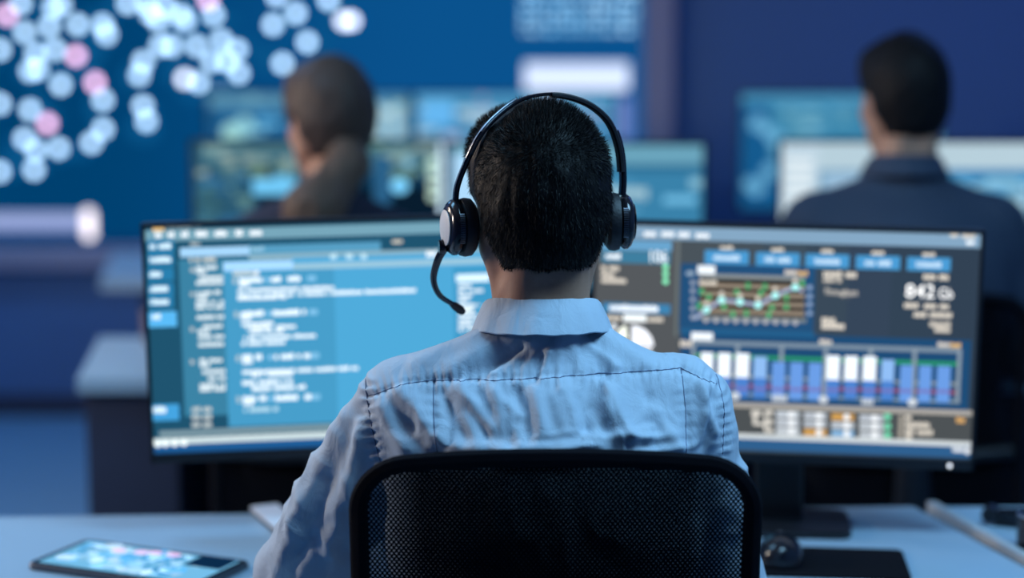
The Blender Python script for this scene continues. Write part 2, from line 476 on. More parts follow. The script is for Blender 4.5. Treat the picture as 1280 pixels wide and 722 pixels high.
# ------------------------------------------------------------------ drawn content of the screens (metres from the panel centre)
LEFT_PAGE = [
('r',-0.2817,0.1602,0.261,0.1661,'2a6078',1.0),
('r',-0.2818,0.1524,0.2609,0.1691,'78a8bc',1.0),
('c',-0.2678,0.1713,0.0028,0.0028,'d8b070',1.7),
('c',-0.2621,0.1711,0.0028,0.0028,'d8b070',1.7),
('c',-0.2563,0.1709,0.0028,0.0028,'d8b070',1.7),
('t',-0.2515,0.1708,-0.2132,0.1755,'a8b8c0',1.11),
('t',-0.2109,0.1718,-0.2004,0.1765,'a8b8c0',1.11),
('t',-0.2671,0.1581,-0.2578,0.1664,'e8eef4',1.33),
('t',-0.2485,0.1581,-0.2392,0.1664,'e8eef4',1.33),
('t',-0.2293,0.1581,-0.2189,0.1664,'e8eef4',1.33),
('t',-0.2078,0.158,-0.1915,0.1663,'e8eef4',1.33),
('t',-0.1804,0.1577,-0.1629,0.166,'e8eef4',1.33),
('t',-0.1501,0.1575,-0.1396,0.1658,'e8eef4',1.33),
('t',-0.129,0.1574,-0.1114,0.1657,'e8eef4',1.33),
('r',-0.2793,0.1358,-0.2405,0.155,'2a80b0',1.0),
('t',-0.2759,0.1414,-0.2446,0.1497,'d8f0fa',1.33),
('r',-0.2802,0.1156,-0.2413,0.1349,'2a80b0',1.0),
('t',-0.2767,0.1213,-0.2454,0.1296,'d8f0fa',1.33),
('r',-0.2811,0.0942,-0.2422,0.1136,'2a80b0',1.0),
('t',-0.2776,0.1002,-0.2602,0.1085,'d8f0fa',1.33),
('r',-0.282,0.0722,-0.2431,0.0916,'2a80b0',1.0),
('t',-0.2785,0.078,-0.2518,0.0863,'d8f0fa',1.33),
('r',-0.2828,0.0531,-0.2439,0.0725,'2a80b0',1.0),
('t',-0.2793,0.0589,-0.2514,0.0673,'d8f0fa',1.33),
('r',-0.2816,0.0253,-0.2408,0.0486,'58b6f0',1.1),
('t',-0.2768,0.037,-0.264,0.0453,'e8f8ff',1.165),
('r',-0.284,-0.1159,-0.2429,-0.0911,'44a2de',1.05),
('t',-0.2803,-0.1041,-0.2616,-0.0944,'e8f8ff',1.22),
('r',-0.2346,-0.1107,0.2584,0.1246,'3c84a6',1.0),
('r',-0.1316,0.1285,0.0634,0.1429,'58a0c6',1.0),
('r',-0.1318,0.1207,0.2604,0.1291,'8fb6c8',1.0),
('r',-0.2321,0.1283,-0.1306,0.142,'a2d2f6',1.1),
('t',-0.1281,0.1341,-0.1093,0.1401,'9ac8e0',1.11),
('t',-0.2165,0.1452,-0.2026,0.15,'b8c4c8',1.11),
('r',0.0804,0.1391,0.0959,0.1445,'c8c4b8',1.1),
('t',-0.2186,0.1199,-0.1802,0.1271,'c8ccc8',1.165),
('t',-0.2098,0.109,-0.1759,0.115,'dce8ee',1.275),
('t',-0.21,0.1028,-0.1949,0.1087,'dce8ee',1.275),
('t',-0.2092,0.0934,-0.1706,0.0994,'dce8ee',1.275),
('t',-0.2106,0.0863,-0.1709,0.0922,'dce8ee',1.275),
('t',-0.2101,0.0714,-0.175,0.0773,'dce8ee',1.275),
('t',-0.2103,0.0651,-0.1951,0.0711,'dce8ee',1.275),
('t',-0.2118,0.057,-0.1708,0.0629,'dce8ee',1.275),
('t',-0.2121,0.0498,-0.1711,0.0558,'dce8ee',1.275),
('t',-0.2115,0.0348,-0.1716,0.0408,'dce8ee',1.275),
('t',-0.2097,0.021,-0.1745,0.027,'dce8ee',1.275),
('t',-0.2111,0.0135,-0.1936,0.0195,'dce8ee',1.275),
('t',-0.2103,0.0053,-0.1727,0.0113,'dce8ee',1.275),
('t',-0.2107,-0.0061,-0.1731,-0.0001,'dce8ee',1.275),
('t',-0.2093,-0.0303,-0.1764,-0.0242,'dce8ee',1.275),
('t',-0.2096,-0.0371,-0.1955,-0.0311,'dce8ee',1.275),
('t',-0.21,-0.0473,-0.1723,-0.0412,'dce8ee',1.275),
('t',-0.1986,-0.0572,-0.1727,-0.0511,'dce8ee',1.275),
('t',-0.2107,-0.0678,-0.1731,-0.0618,'dce8ee',1.275),
('t',-0.211,-0.0739,-0.1733,-0.0678,'dce8ee',1.275),
('t',-0.2181,0.1056,-0.2122,0.1127,'c0c8cc',1.055),
('t',-0.2195,0.0698,-0.2136,0.077,'c0c8cc',1.055),
('t',-0.2215,0.0171,-0.2157,0.0243,'c0c8cc',1.055),
('t',-0.2235,-0.0322,-0.2176,-0.025,'c0c8cc',1.055),
('t',-0.2239,-0.1039,-0.211,-0.0966,'c4cccc',1.165),
('t',-0.2074,-0.1046,-0.1945,-0.0973,'c4cccc',1.165),
('t',-0.2244,-0.1154,-0.2114,-0.1081,'c4cccc',1.165),
('t',-0.2079,-0.1161,-0.1949,-0.1088,'c4cccc',1.165),
('t',-0.2248,-0.127,-0.2119,-0.1197,'c4cccc',1.165),
('t',-0.2083,-0.1277,-0.1953,-0.1204,'c4cccc',1.165),
('r',-0.1707,-0.1292,0.2582,0.108,'489fcc',1.0),
('r',-0.0073,-0.1327,0.2582,0.1054,'50acdc',1.0),
('r',-0.0686,0.1124,0.2603,0.1227,'54aedf',1.0),
('r',-0.0688,0.1046,0.2601,0.1137,'a0cce2',1.0),
('r',-0.17,0.1054,-0.0678,0.1192,'a4d6fe',1.15),
('r',0.1707,-0.1291,0.2582,0.1001,'3f9ccc',1.0),
('t',-0.0118,0.1187,-0.0023,0.127,'c8ecfa',1.11),
('t',0.012,0.1179,0.0215,0.1263,'c8ecfa',1.11),
('t',0.0339,0.1172,0.0423,0.1256,'c8ecfa',1.11),
('t',0.1314,0.1177,0.147,0.1261,'e8eef4',1.33),
('t',0.1819,0.1198,0.194,0.1282,'e8eef4',1.275),
('t',-0.1563,0.0983,-0.1223,0.1055,'c4d0d2',1.11),
('c',-0.1211,0.1013,0.0035,0.0036,'e8eef4',1.2),
('t',-0.1473,0.0873,-0.1132,0.0956,'e6f2fa',1.385),
('t',-0.1097,0.0877,-0.1026,0.0948,'90c8ee',1.165),
('t',-0.1002,0.0872,-0.0471,0.0956,'e6f2fa',1.385),
('r',-0.0471,0.0867,-0.0341,0.0951,'86c8f0',1.0),
('t',-0.1476,0.0816,-0.1323,0.0876,'e6f2fa',1.275),
('t',-0.1567,0.0862,-0.1509,0.0958,'b8ccd4',1.055),
('t',-0.1502,0.0729,-0.0073,0.079,'e6f2fa',1.275),
('t',-0.1504,0.0649,0.1144,0.0709,'e6f2fa',1.33),
('t',-0.1506,0.0615,-0.0788,0.0675,'e6f2fa',1.275),
('t',-0.1468,0.0368,-0.1126,0.0452,'e6f2fa',1.385),
('t',-0.109,0.0371,-0.102,0.0444,'90c8ee',1.165),
('t',-0.0996,0.0366,-0.0463,0.045,'e6f2fa',1.385),
('r',-0.0463,0.0361,-0.0332,0.0445,'86c8f0',1.0),
('t',-0.147,0.0311,-0.1317,0.0371,'e6f2fa',1.275),
('t',-0.1562,0.0358,-0.1503,0.0454,'b8ccd4',1.055),
('t',-0.1461,0.0227,-0.0989,0.0287,'e6f2fa',1.275),
('t',-0.1393,0.0165,-0.066,0.0226,'e6f2fa',1.275),
('t',-0.1347,0.0107,-0.084,0.0168,'e6f2fa',1.22),
('t',-0.1468,0.0016,-0.0368,0.0077,'e6f2fa',1.33),
('t',-0.1472,-0.0067,-0.0762,-0.0007,'e6f2fa',1.33),
('t',-0.1468,-0.029,-0.1125,-0.0206,'e6f2fa',1.385),
('t',-0.1089,-0.0287,-0.1018,-0.0215,'90c8ee',1.165),
('t',-0.0994,-0.0294,-0.046,-0.0209,'e6f2fa',1.385),
('r',-0.046,-0.03,-0.0329,-0.0215,'86c8f0',1.0),
('t',-0.147,-0.0347,-0.1317,-0.0287,'e6f2fa',1.275),
('t',-0.1562,-0.03,-0.1503,-0.0203,'b8ccd4',1.055),
('t',-0.1474,-0.0499,0.0251,-0.0438,'e6f2fa',1.33),
('t',-0.1335,-0.0549,-0.073,-0.0489,'e6f2fa',1.275),
('t',-0.1481,-0.0668,-0.0734,-0.0595,'e6f2fa',1.33),
('t',-0.1342,-0.076,-0.0546,-0.0687,'e6f2fa',1.33),
('t',-0.1478,-0.0916,-0.1134,-0.0831,'e6f2fa',1.385),
('t',-0.1098,-0.0914,-0.1027,-0.0841,'90c8ee',1.165),
('t',-0.1003,-0.0921,-0.0467,-0.0836,'e6f2fa',1.385),
('r',-0.0467,-0.0928,-0.0335,-0.0843,'86c8f0',1.0),
('t',-0.148,-0.0973,-0.1326,-0.0912,'e6f2fa',1.275),
('t',-0.1573,-0.0925,-0.1514,-0.0827,'b8ccd4',1.055),
('t',-0.1472,-0.1078,-0.0961,-0.1005,'b0d4e4',1.22),
('r',0.1751,0.0776,0.2258,0.0897,'d8f2ff',1.2),
('t',0.1784,0.0691,0.2014,0.0746,'e6f2fa',1.22),
('t',0.1783,0.0616,0.2158,0.067,'e6f2fa',1.22),
('t',0.1782,0.0546,0.1987,0.06,'e6f2fa',1.22),
('t',0.178,0.0473,0.1937,0.0528,'e6f2fa',1.22),
('t',0.1779,0.0397,0.2105,0.0452,'e6f2fa',1.22),
('t',0.1777,0.0327,0.1959,0.0382,'e6f2fa',1.22),
('t',0.1776,0.0252,0.2054,0.0307,'e6f2fa',1.22),
('t',0.1774,0.0177,0.215,0.0232,'e6f2fa',1.22),
('t',0.1773,0.0106,0.2003,0.0161,'e6f2fa',1.22),
('t',0.1771,0.0032,0.2074,0.0087,'e6f2fa',1.22),
('r',0.1777,0.0317,0.1995,0.0415,'e8f8ff',1.1),
('r',-0.2731,-0.1394,0.2561,-0.1308,'7f9ca8',1.0),
('r',-0.2889,-0.152,0.2559,-0.1422,'d0e2e6',1.05),
('r',-0.2894,-0.1649,0.2557,-0.1526,'1f5c98',1.0),
('c',-0.2795,-0.15,0.0052,0.0054,'e8f4f4',1.3),
('c',-0.2648,-0.15,0.0052,0.0054,'e8f4f4',1.3),
('c',-0.2512,-0.15,0.0052,0.0054,'e8f4f4',1.3),
('c',-0.2377,-0.1497,0.0052,0.0054,'e8f4f4',1.3),
]
RIGHT_PAGE = [
('r',-0.2823,-0.1686,-0.1553,0.1791,'565a5e',1),
('r',0.0015,0.1722,0.2831,0.1752,'3a5568',1.0),
('r',-0.2832,0.1523,0.2812,0.1719,'86a9c6',1.0),
('t',-0.2798,0.158,-0.2667,0.1664,'e8eef4',1.275),
('t',-0.2107,0.1563,-0.1928,0.1647,'e8eef4',1.275),
('t',-0.1845,0.157,-0.1656,0.1654,'e8eef4',1.275),
('t',-0.1596,0.1565,-0.1431,0.1648,'e8eef4',1.275),
('t',-0.1336,0.156,-0.1135,0.1644,'e8eef4',1.275),
('t',0.2374,0.1678,0.2489,0.1737,'d8d0c4',1.33),
('t',0.2548,0.1666,0.2732,0.1725,'d8d0c4',1.33),
('t',0.261,0.1573,0.2725,0.1632,'e8eef4',1.33),
('r',-0.2757,0.1347,-0.1687,0.1503,'6aa6d0',1.0),
('r',-0.273,0.1155,-0.1705,0.1335,'3f7fa0',1.0),
('t',-0.267,0.1212,-0.2443,0.1296,'e8eef4',1.385),
('w','106',-0.2003,0.1177,-0.1753,0.1357,'e8eef4',1.6),
('t',-0.2726,0.1036,-0.2463,0.1108,'d8d0c4',1.275),
('t',-0.2724,0.0938,-0.2532,0.1011,'d8d0c4',1.275),
('t',-0.2722,0.085,-0.2351,0.0923,'d8d0c4',1.275),
('c',-0.1773,0.1114,0.0043,0.0043,'7fe0b0',1.5),
('c',-0.177,0.1006,0.0043,0.0043,'7fe0b0',1.5),
('c',-0.1767,0.0897,0.0043,0.0043,'7fe0b0',1.5),
('r',-0.27,0.0401,-0.1684,0.0552,'3f86b5',1.0),
('t',-0.2592,0.043,-0.1863,0.0527,'e8eef4',1.44),
('t',-0.2637,0.0287,-0.2421,0.036,'d8d0c4',1.165),
('r',-0.2385,0.0273,-0.2038,0.0388,'f0f6f8',1.2),
('t',-0.2014,0.0283,-0.1787,0.0355,'d8d0c4',1.165),
('c',-0.2526,0.019,0.0048,0.0049,'e8eef4',1.1),
('q',-0.2305,0.0002,0.018,0.0219,100,180,'f4f8ec',1.3),
('q',-0.2255,-0.0093,0.0335,0.0316,0,90,'eef2fa',1.3),
('q',-0.2254,-0.0118,0.0311,0.0146,180,360,'eef2fa',1.2),
('r',-0.1609,0.0075,-0.1574,0.152,'6e7a7c',1.0),
('r',-0.1196,0.1182,-0.0547,0.1385,'4a9ad2',1.05),
('t',-0.1066,0.1236,-0.0676,0.1319,'c8e4fa',1.11),
('t',-0.097,0.1397,-0.0781,0.1457,'d8d0c4',1.22),
('r',-0.044,0.1173,0.02,0.1376,'4a9ad2',1.05),
('t',-0.031,0.1227,0.0071,0.1311,'c8e4fa',1.11),
('t',-0.0219,0.1388,-0.0031,0.1448,'d8d0c4',1.22),
('r',0.0289,0.1171,0.0925,0.1373,'4a9ad2',1.05),
('t',0.0418,0.1224,0.0797,0.1307,'c8e4fa',1.11),
('t',0.0508,0.1385,0.0695,0.1444,'d8d0c4',1.22),
('r',0.1025,0.1168,0.1665,0.137,'4a9ad2',1.05),
('t',0.1154,0.1221,0.1537,0.1305,'c8e4fa',1.11),
('t',0.1246,0.1382,0.1432,0.1441,'d8d0c4',1.22),
('r',0.177,0.1166,0.2395,0.1367,'4a9ad2',1.05),
('t',0.1898,0.1219,0.2268,0.1302,'c8e4fa',1.11),
('t',0.1984,0.1379,0.2169,0.1438,'d8d0c4',1.22),
('r',-0.1546,0.0205,0.0438,0.1178,'23527e',1.0),
('r',-0.127,0.0965,0.0286,0.1031,'8f979a',1.0),
('r',-0.126,0.04,0.0298,0.0965,'060a10',1.0),
('r',-0.1266,0.0827,0.0291,0.0893,'9c8e7e',1.0),
('r',-0.1262,0.0701,0.0296,0.0767,'9c8e7e',1.0),
('r',-0.1258,0.0569,0.0301,0.0635,'9c8e7e',1.0),
('r',-0.1254,0.0443,0.0305,0.0509,'9c8e7e',1.0),
('r',-0.1251,0.034,0.0333,0.0401,'7f8b92',1.0),
('r',-0.1259,0.0717,-0.1197,0.0808,'4cb878',1.0),
('r',-0.1149,0.0636,-0.1088,0.0727,'4cb878',1.0),
('r',-0.0737,0.0721,-0.0676,0.0812,'4cb878',1.0),
('r',-0.0575,0.0822,-0.0514,0.0913,'4cb878',1.0),
('r',-0.0327,0.0817,-0.0266,0.0908,'4cb878',1.0),
('r',-0.0383,0.0719,-0.0322,0.0811,'4cb878',1.0),
('r',-0.021,0.0508,-0.0149,0.06,'4cb878',1.0),
('r',-0.0254,0.0399,-0.0192,0.049,'4cb878',1.0),
('r',0.0001,0.0527,0.0062,0.0618,'4cb878',1.0),
('r',-0.0004,0.0671,0.0057,0.0762,'4cb878',1.0),
('r',-0.0585,0.0412,-0.0524,0.0504,'4cb878',1.0),
('r',-0.0786,0.0394,-0.0725,0.0485,'4cb878',1.0),
('r',-0.1288,0.0499,-0.1226,0.0591,'4cb878',1.0),
('r',0.0224,0.0882,0.0285,0.0972,'4cb878',1.0),
('r',-0.092,0.0498,-0.0858,0.059,'4cb878',1.0),
('l',-0.1323,0.0349,-0.1148,0.0488,0.0048,'a6b6d8',1.0),
('l',-0.1148,0.0488,-0.0928,0.0645,0.0048,'a6b6d8',1.0),
('l',-0.0928,0.0645,-0.0655,0.0624,0.0048,'a6b6d8',1.0),
('l',-0.0655,0.0624,-0.0387,0.0584,0.0048,'a6b6d8',1.0),
('l',-0.0387,0.0584,-0.0139,0.0735,0.0048,'a6b6d8',1.0),
('l',-0.0139,0.0735,0.0151,0.087,0.0048,'a6b6d8',1.0),
('l',0.0151,0.087,0.027,0.0808,0.0048,'a6b6d8',1.0),
('c',-0.1148,0.0488,0.0052,0.0053,'a8f0ee',1.35),
('c',-0.1151,0.0584,0.0036,0.0036,'d8d0c4',1.2),
('c',-0.0928,0.0645,0.0052,0.0053,'a8f0ee',1.35),
('c',-0.0931,0.0742,0.0036,0.0036,'d8d0c4',1.2),
('c',-0.0655,0.0624,0.0052,0.0053,'a8f0ee',1.35),
('c',-0.0658,0.072,0.0035,0.0036,'d8d0c4',1.2),
('c',-0.0387,0.0584,0.0052,0.0053,'a8f0ee',1.35),
('c',-0.0391,0.068,0.0035,0.0036,'d8d0c4',1.2),
('c',-0.0139,0.0735,0.0052,0.0053,'a8f0ee',1.35),
('c',-0.0142,0.0831,0.0035,0.0036,'d8d0c4',1.2),
('c',0.0151,0.087,0.0052,0.0053,'a8f0ee',1.35),
('c',0.0147,0.0966,0.0035,0.0036,'d8d0c4',1.2),
('c',-0.1362,0.0891,0.0038,0.0038,'9aa6b8',1.1),
('c',-0.1359,0.0771,0.0038,0.0039,'9aa6b8',1.1),
('c',-0.1355,0.0638,0.0038,0.0039,'9aa6b8',1.1),
('c',-0.1351,0.0506,0.0038,0.0039,'9aa6b8',1.1),
('c',-0.1347,0.0373,0.0038,0.0039,'9aa6b8',1.1),
('c',0.0362,0.087,0.0038,0.0038,'8fa6c8',1.1),
('c',0.0367,0.0739,0.0038,0.0038,'8fa6c8',1.1),
('c',0.0371,0.0619,0.0038,0.0038,'8fa6c8',1.1),
('c',0.0376,0.0487,0.0038,0.0038,'8fa6c8',1.1),
('c',-0.115,0.0337,0.0039,0.004,'b0b0b4',1.2),
('c',-0.1002,0.0337,0.0039,0.004,'b0b0b4',1.2),
('c',-0.0855,0.0338,0.0039,0.004,'b0b0b4',1.2),
('c',-0.0708,0.0338,0.0039,0.004,'b0b0b4',1.2),
('c',-0.0561,0.0338,0.0039,0.004,'b0b0b4',1.2),
('c',-0.0415,0.0339,0.0039,0.004,'b0b0b4',1.2),
('c',-0.0268,0.0339,0.0039,0.004,'b0b0b4',1.2),
('c',-0.0121,0.034,0.0039,0.004,'b0b0b4',1.2),
('c',0.0025,0.034,0.0039,0.004,'b0b0b4',1.2),
('c',0.0171,0.034,0.0039,0.004,'b0b0b4',1.2),
('r',-0.1297,0.1029,-0.1037,0.1155,'eef6fc',1.15),
('t',-0.1461,0.0998,-0.1343,0.107,'9ab0c4',1.11),
('t',-0.001,0.1054,0.0166,0.1125,'d8d0c4',1.22),
('t',0.0178,0.1047,0.033,0.1118,'d8b070',1.22),
('t',-0.1268,0.0868,-0.1007,0.094,'d8d0c4',1.165),
('t',0.0554,0.1033,0.1044,0.1128,'d8d0c4',1.22),
('t',0.0557,0.0958,0.0826,0.1018,'d8d0c4',1.055),
('w','Throughput',0.0576,0.0741,0.1067,0.0866,'d8d0c4',1.4),
('t',0.0557,0.0346,0.0756,0.043,'d8d0c4',1.165),
('t',0.056,0.0258,0.09,0.0354,'d8d0c4',1.22),
('t',0.201,0.1039,0.2427,0.1122,'d8d0c4',1.22),
('w','842',0.1765,0.0764,0.2182,0.0966,'ffffff',1.6),
('w','Gb',0.2247,0.0763,0.245,0.0924,'ffffff',1.5),
('t',0.1751,0.0611,0.196,0.0694,'d8d0c4',1.22),
('t',0.1995,0.061,0.2447,0.0694,'d8d0c4',1.22),
('t',0.1896,0.0478,0.2453,0.0561,'d8d0c4',1.22),
('t',0.2135,0.0344,0.2437,0.0415,'d8d0c4',1.165),
('t',0.2209,0.0261,0.2441,0.0333,'d8d0c4',1.165),
('r',-0.1514,-0.0907,0.2749,0.0158,'1f4d78',1.0),
('r',-0.1531,0.0121,0.0458,0.0205,'24608e',1.0),
('r',-0.1362,0.0008,-0.1041,0.0147,'f0f6fc',1.15),
('t',-0.1526,-0.0078,-0.1335,0.0019,'d8d0c4',1.11),
('t',0.0534,0.0026,0.0722,0.0098,'d8d0c4',1.165),
('t',0.2265,0.0046,0.244,0.0118,'d8d0c4',1.22),
('t',0.2452,0.004,0.2603,0.0112,'d8b070',1.275),
('r',-0.1322,-0.004,0.2592,0.0032,'7f93a5',1.0),
('r',-0.1304,-0.0227,0.2601,-0.0179,'2fa468',1.0),
('r',-0.1295,-0.0529,0.2616,-0.0481,'8a9496',1.0),
('r',-0.1292,-0.0663,0.2622,-0.0602,'8f4a60',1.0),
('r',-0.1288,-0.0796,0.2629,-0.0747,'7f93a0',1.0),
('r',-0.1354,-0.0794,-0.1294,-0.0039,'8a9cac',1.0),
('r',-0.0698,-0.079,-0.0639,-0.0028,'8a9cac',1.0),
('r',-0.0046,-0.0786,0.0014,-0.0018,'8a9cac',1.0),
('r',0.0604,-0.0783,0.0663,-0.0007,'8a9cac',1.0),
('r',0.1263,-0.0779,0.1322,0.0003,'8a9cac',1.0),
('r',0.1907,-0.0775,0.1966,0.0014,'8a9cac',1.0),
('r',0.256,-0.0771,0.2618,0.0025,'8a9cac',1.0),
('r',-0.1205,-0.0823,-0.1021,-0.0153,'4f86d4',1.0),
('r',-0.1209,-0.0518,-0.1026,-0.0153,'f0f8ff',1.2),
('r',-0.1199,-0.0719,-0.1015,-0.0671,'7a78c0',1.0),
('r',-0.0948,-0.0819,-0.0759,-0.0151,'4f86d4',1.0),
('r',-0.0953,-0.0516,-0.0764,-0.0151,'f0f8ff',1.2),
('r',-0.0942,-0.0714,-0.0753,-0.0665,'7a78c0',1.0),
('r',-0.0686,-0.0815,-0.0486,-0.0149,'4f86d4',1.0),
('r',-0.0691,-0.0513,-0.0491,-0.0149,'f0f8ff',1.2),
('r',-0.068,-0.0708,-0.0479,-0.0659,'7a78c0',1.0),
('r',-0.0418,-0.0823,-0.0223,-0.0189,'4f86d4',1.0),
('r',-0.0423,-0.0511,-0.0229,-0.0189,'8fbcf2',1.05),
('r',-0.0412,-0.0702,-0.0218,-0.0654,'7a78c0',1.0),
('r',-0.0149,-0.0831,0.0051,-0.026,'6a9ce4',1.05),
('r',-0.0145,-0.0697,0.0055,-0.0648,'7a78c0',1.0),
('r',0.0117,-0.0827,0.0317,-0.0257,'6a9ce4',1.05),
('r',0.0122,-0.0691,0.0321,-0.0642,'7a78c0',1.0),
('r',0.0389,-0.0823,0.0583,-0.0255,'6a9ce4',1.05),
('r',0.0394,-0.0685,0.0587,-0.0637,'7a78c0',1.0),
('r',0.0658,-0.0794,0.0851,-0.0138,'4f86d4',1.0),
('r',0.0652,-0.05,0.0845,-0.0138,'f0f8ff',1.2),
('r',0.0665,-0.0679,0.0858,-0.0631,'7a78c0',1.0),
('r',0.0923,-0.079,0.1116,-0.0136,'4f86d4',1.0),
('r',0.0917,-0.0498,0.111,-0.0136,'f0f8ff',1.2),
('r',0.093,-0.0674,0.1123,-0.0625,'7a78c0',1.0),
('r',0.1193,-0.0786,0.1386,-0.0133,'4f86d4',1.0),
('r',0.1187,-0.0495,0.138,-0.0133,'f0f8ff',1.2),
('r',0.1201,-0.0668,0.1393,-0.0619,'7a78c0',1.0),
('r',0.1464,-0.0793,0.1651,-0.0173,'4f86d4',1.0),
('r',0.1458,-0.0492,0.1644,-0.0173,'8fbcf2',1.05),
('r',0.1471,-0.0662,0.1657,-0.0614,'7a78c0',1.0),
('r',0.1736,-0.0801,0.1922,-0.0243,'6a9ce4',1.05),
('r',0.1741,-0.0656,0.1927,-0.0608,'7a78c0',1.0),
('r',0.2011,-0.0797,0.2196,-0.024,'6a9ce4',1.05),
('r',0.2016,-0.065,0.2201,-0.0602,'7a78c0',1.0),
('r',0.2273,-0.0792,0.247,-0.0238,'6a9ce4',1.05),
('r',0.2278,-0.0644,0.2475,-0.0596,'7a78c0',1.0),
('c',-0.068,-0.0796,0.0071,0.0061,'c4ccd4',1.2),
('c',0.0626,-0.0804,0.0071,0.0061,'c4ccd4',1.2),
('c',0.1932,-0.08,0.007,0.006,'c4ccd4',1.2),
('t',-0.0132,-0.0858,0.0093,-0.0748,'c4ccd4',1.11),
('t',0.1192,-0.086,0.1369,-0.0751,'c4ccd4',1.11),
('r',-0.1498,-0.0973,0.2811,-0.0894,'b0aca6',1.0),
('r',-0.1491,-0.1405,0.2858,-0.0972,'4e5356',1.0),
('r',-0.0433,-0.109,-0.029,-0.1004,'d0ccc4',1.15),
('r',-0.0406,-0.1225,-0.0346,-0.1091,'d0ccc4',1.15),
('r',-0.038,-0.1233,-0.0154,-0.1184,'d0ccc4',1.15),
('r',-0.0231,-0.1071,-0.0112,-0.0997,'d0ccc4',1.15),
('r',-0.0215,-0.1205,-0.0108,-0.1132,'d0ccc4',1.15),
('r',-0.021,-0.1339,-0.0103,-0.1266,'d0ccc4',1.15),
('r',-0.0239,-0.1317,-0.0203,-0.0999,'d0ccc4',1.15),
('r',-0.0064,-0.1104,0.028,-0.1,'c9d2dc',1.0),
('c',0.0161,-0.105,0.0047,0.0049,'f0f4f8',1.2),
('r',-0.006,-0.123,0.0285,-0.1125,'c4ccd6',1.0),
('c',0.0166,-0.1176,0.0047,0.0049,'f0f4f8',1.2),
('r',-0.0055,-0.1356,0.0289,-0.1251,'ccd4dc',1.0),
('c',0.0171,-0.1301,0.0047,0.0049,'f0f4f8',1.2),
('r',0.0346,-0.1108,0.0683,-0.1003,'c0c8d2',1.0),
('c',0.057,-0.1053,0.0047,0.0049,'f0f4f8',1.2),
('r',0.035,-0.1233,0.0688,-0.1129,'b8c0ca',1.0),
('c',0.0575,-0.1179,0.0047,0.0049,'f0f4f8',1.2),
('r',0.0355,-0.1359,0.0692,-0.1254,'d4a258',1.0),
('c',0.058,-0.1305,0.0047,0.0049,'f0f4f8',1.2),
('r',0.0754,-0.1111,0.109,-0.1006,'d4a258',1.0),
('c',0.0978,-0.1057,0.0047,0.0049,'f0f4f8',1.2),
('r',0.0759,-0.1237,0.1096,-0.1132,'c0c8d2',1.0),
('c',0.0983,-0.1182,0.0047,0.0049,'f0f4f8',1.2),
('r',0.0764,-0.1362,0.1101,-0.1257,'86b4dc',1.0),
('c',0.0989,-0.1308,0.0047,0.0049,'f0f4f8',1.2),
('r',0.1168,-0.1114,0.152,-0.1009,'c0c8d2',1.0),
('c',0.1391,-0.106,0.0047,0.0049,'f0f4f8',1.2),
('r',0.1173,-0.1239,0.1526,-0.1134,'c4ccd4',1.0),
('c',0.1397,-0.1185,0.0047,0.0049,'f0f4f8',1.2),
('r',0.1178,-0.1364,0.1531,-0.126,'c0c8d0',1.0),
('c',0.1402,-0.131,0.0047,0.0049,'f0f4f8',1.2),
('c',0.1578,-0.1031,0.0054,0.0056,'6cc8a4',1.2),
('c',0.1585,-0.1177,0.0054,0.0056,'6cc8a4',1.2),
('c',0.159,-0.1311,0.0054,0.0056,'6cc8a4',1.2),
('r',0.1749,-0.1352,0.1808,-0.1,'a8a298',1.0),
('t',0.1837,-0.1068,0.1931,-0.0996,'d8d0c4',1.165),
('t',0.1842,-0.1179,0.2205,-0.1094,'d8d0c4',1.165),
('t',0.1846,-0.1287,0.2256,-0.1202,'d8d0c4',1.165),
('t',0.185,-0.1366,0.1956,-0.1293,'d8d0c4',1.11),
('t',0.2587,-0.1083,0.2715,-0.0998,'d8a868',1.22),
('r',-0.0885,-0.1442,0.2904,-0.1363,'d2dade',1.05),
('r',-0.0881,-0.1613,0.291,-0.1442,'2f6090',1.0),
('t',0.255,-0.1527,0.2713,-0.1454,'e8eef4',1.11),
('c',0.2772,-0.1503,0.0047,0.0049,'e8eef4',1.0),
('c',0.2854,-0.1506,0.0047,0.0049,'e8eef4',1.0),
]
